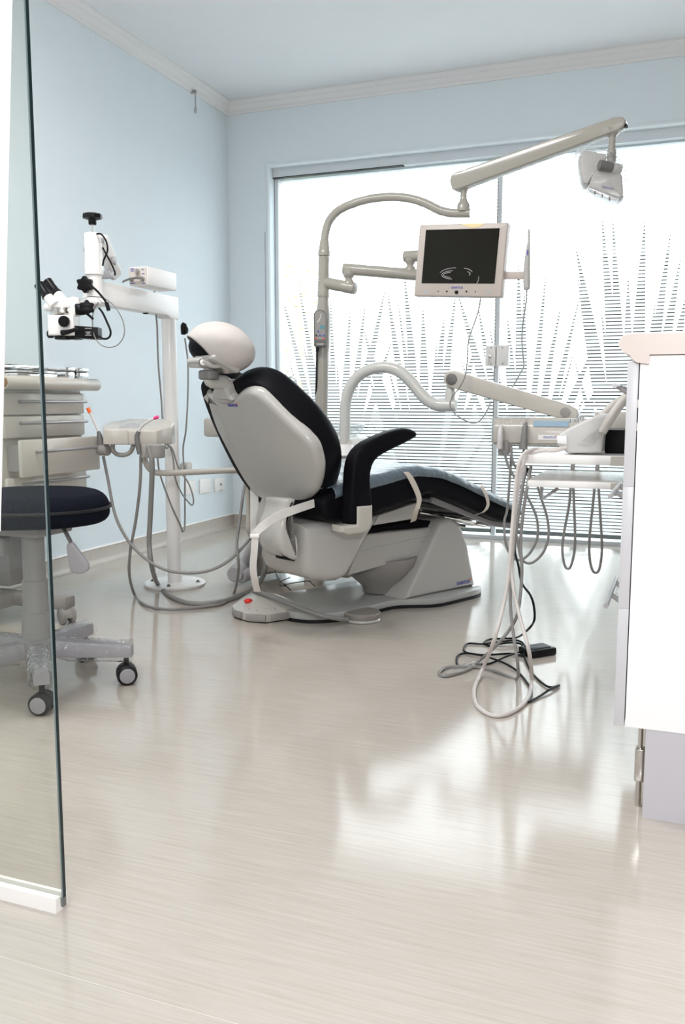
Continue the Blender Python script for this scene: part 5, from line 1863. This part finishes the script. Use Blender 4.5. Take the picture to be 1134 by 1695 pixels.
MB().slab([upt(*p) for p in ((958, 735), (975, 722), (1000, 705), (1006, 712), (990, 728), (985, 735), (970, 738))], -0.046, -0.032, UF, 0.005, 2).build('plastic_wrap', M['wrap'], US)
bxk = MB()
p0, p1 = at(1002, 711, QY0 + 0.14), at(1045, 750, QY0 + 0.14)
bxk.bx((p0.x, QY0 + 0.14, zt_), (p1.x + 0.06, QY0 + 0.30, p0.z), 0.004)
tag(bxk.build('black_case', M['black']), 'glossy black case on the trolley behind the scaler', 'case')
bxk = MB()
bxk.bx((at(985, 690, QY0 + 0.33).x, QY0 + 0.31, zt_), (p1.x + 0.06, QY0 + 0.37, at(1020, 682, QY0 + 0.33).z), 0.004)
tag(bxk.build('beige_case', M['cream']), 'beige upright case at the back of the trolley', 'case')

# hoses of the scaler: over the shelf edge, down to the floor and back
HYq = QY0 - 0.02


def cord(name, pts, r, m, lab, cat, group=None, k=9):
    o = MB().tube(pts, r, k, 7).build(name, m)
    return tag(o, lab, cat, group)


cord('pale_hose', [at(938, 741, UY - 0.03), at(915, 746, UY - 0.04), at(890, 743, HYq + 0.06), at(872, 748, HYq + 0.01), at(862, 760, HYq - 0.02), at(856, 785, HYq - 0.02), at(850, 850, HYq - 0.02), at(846, 900, HYq - 0.03), at(842, 950, HYq - 0.04), at(834, 1000, HYq - 0.06), at(818, 1060, HYq - 0.10), ground(800, 1105, 0.03), ground(785, 1140, 0.008), ground(790, 1168, 0.006), ground(815, 1184, 0.006), ground(845, 1180, 0.006), ground(872, 1158, 0.008), ground(880, 1125, 0.02), at(876, 1080, HYq - 0.10), at(863, 1030, HYq - 0.06), at(852, 985, HYq - 0.03), at(847, 940, HYq), at(850, 880, HYq), at(856, 820, HYq), at(862, 785, HYq + 0.0), at(868, 765, HYq - 0.006), at(880, 750, HYq + 0.04), at(930, 742, UY - 0.035)], 0.0058, M['pale_hose'], 'pale cream hose looping from the scaler down to the floor', 'hose')
cord('grey_hose', [at(879, 773, QY0 + 0.05), at(874, 800, HYq + 0.03), at(866, 850, HYq + 0.03), at(862, 900, HYq + 0.03), at(864, 950, HYq + 0.02), at(858, 1010, HYq + 0.0), at(845, 1040, HYq), at(820, 1070, HYq), ground(795, 1092, 0.02), ground(770, 1110, 0.006), ground(738, 1119, 0.006), ground(727, 1114, 0.006), ground(740, 1105, 0.006), ground(775, 1103, 0.006), ground(810, 1108, 0.006), ground(840, 1118, 0.006), ground(856, 1123, 0.008), at(857, 1100, HYq - 0.05), at(850, 1050, HYq - 0.03), at(845, 1000, HYq), at(847, 940, HYq + 0.02), at(856, 870, HYq + 0.03), at(866, 800, HYq + 0.05), at(871, 773, QY0 + 0.06)], 0.0050, M['hose'], 'mauve grey hose hanging from the trolley into a floor loop', 'hose')
tp_ = MB()
tp_.tube([ground(738, 1113, 0.014), ground(765, 1107, 0.016), ground(795, 1095, 0.02)], [0.008, 0.012, 0.010], 12, 4)
tag(tp_.build('hose_sleeve', M['wrap']), 'clear film sleeve on the grey hose loop on the floor', 'sleeve')
fpd = thing('black_pedal', ground(899, 1084), 'small black foot switch on the floor with its tangled black cord', 'foot switch')
A_, B_ = ground(880, 1091), ground(921.5, 1084)
ux = (B_ - A_).normalized()
uy = V((-ux.y, ux.x, 0))
wl = (B_ - A_).length
ca_ = MB()
ca_.box((A_ + B_) / 2 + uy * 0.036 + Z * 0.0135, (wl, 0.075, 0.027), (ux, uy, Z), 0.006, 2)
ca_.build('case', M['black'], fpd)
MB().box((A_ + B_) / 2 + uy * 0.036 + Z * 0.0275, (wl * 0.7, 0.05, 0.004), (ux, uy, Z), 0.001).build('treadle', M['rubber'], fpd)
bcord = [at(874, 775, QY0 + 0.05), at(866, 800, QY0 + .06), at(858, 850, QY0 + .08), at(852, 905, QY0 + .08), at(858, 935, QY0 + .06), at(864, 965, QY0 + .05), at(878, 985, QY0 + .03), at(884, 1005, QY0 + .02), at(884, 1028, QY0 + .02), at(872, 1044, QY0 + .02), ground(856, 1055, 0.02), ground(835, 1057, 0.006), ground(812, 1058, 0.005), ground(801, 1064, 0.005), ground(812, 1069, 0.005), ground(840, 1064, 0.012), ground(862, 1066, 0.006), ground(868, 1080, 0.006), ground(868, 1086, 0.006), ground(845, 1082, 0.005), ground(800, 1084, 0.005), ground(772, 1080, 0.005), ground(768, 1072, 0.005), ground(776, 1065, 0.005), ground(800, 1066, 0.005), ground(830, 1062, 0.009), ground(856, 1060, 0.014), ground(868, 1068, 0.01), ground(868, 1085, 0.01), ground(874, 1102, 0.006), ground(886, 1120, 0.005), ground(908, 1137, 0.005), ground(926, 1134, 0.005), ground(912, 1140, 0.009), ground(894, 1152, 0.005), ground(874, 1162, 0.005), ground(880, 1150, 0.005), ground(874, 1132, 0.005), ground(850, 1106, 0.006), ground(815, 1090, 0.012), ground(780, 1082, 0.012), ground(762, 1083, 0.005), ground(756, 1090, 0.005), ground(760, 1102, 0.005), ground(790, 1100, 0.005), ground(812, 1098, 0.005), ground(840, 1086, 0.012), ground(866, 1078, 0.012), ground(877, 1080, 0.015)]
MB().tube(bcord, 0.0036, 8, 6).build('cord', M['black'], fpd)
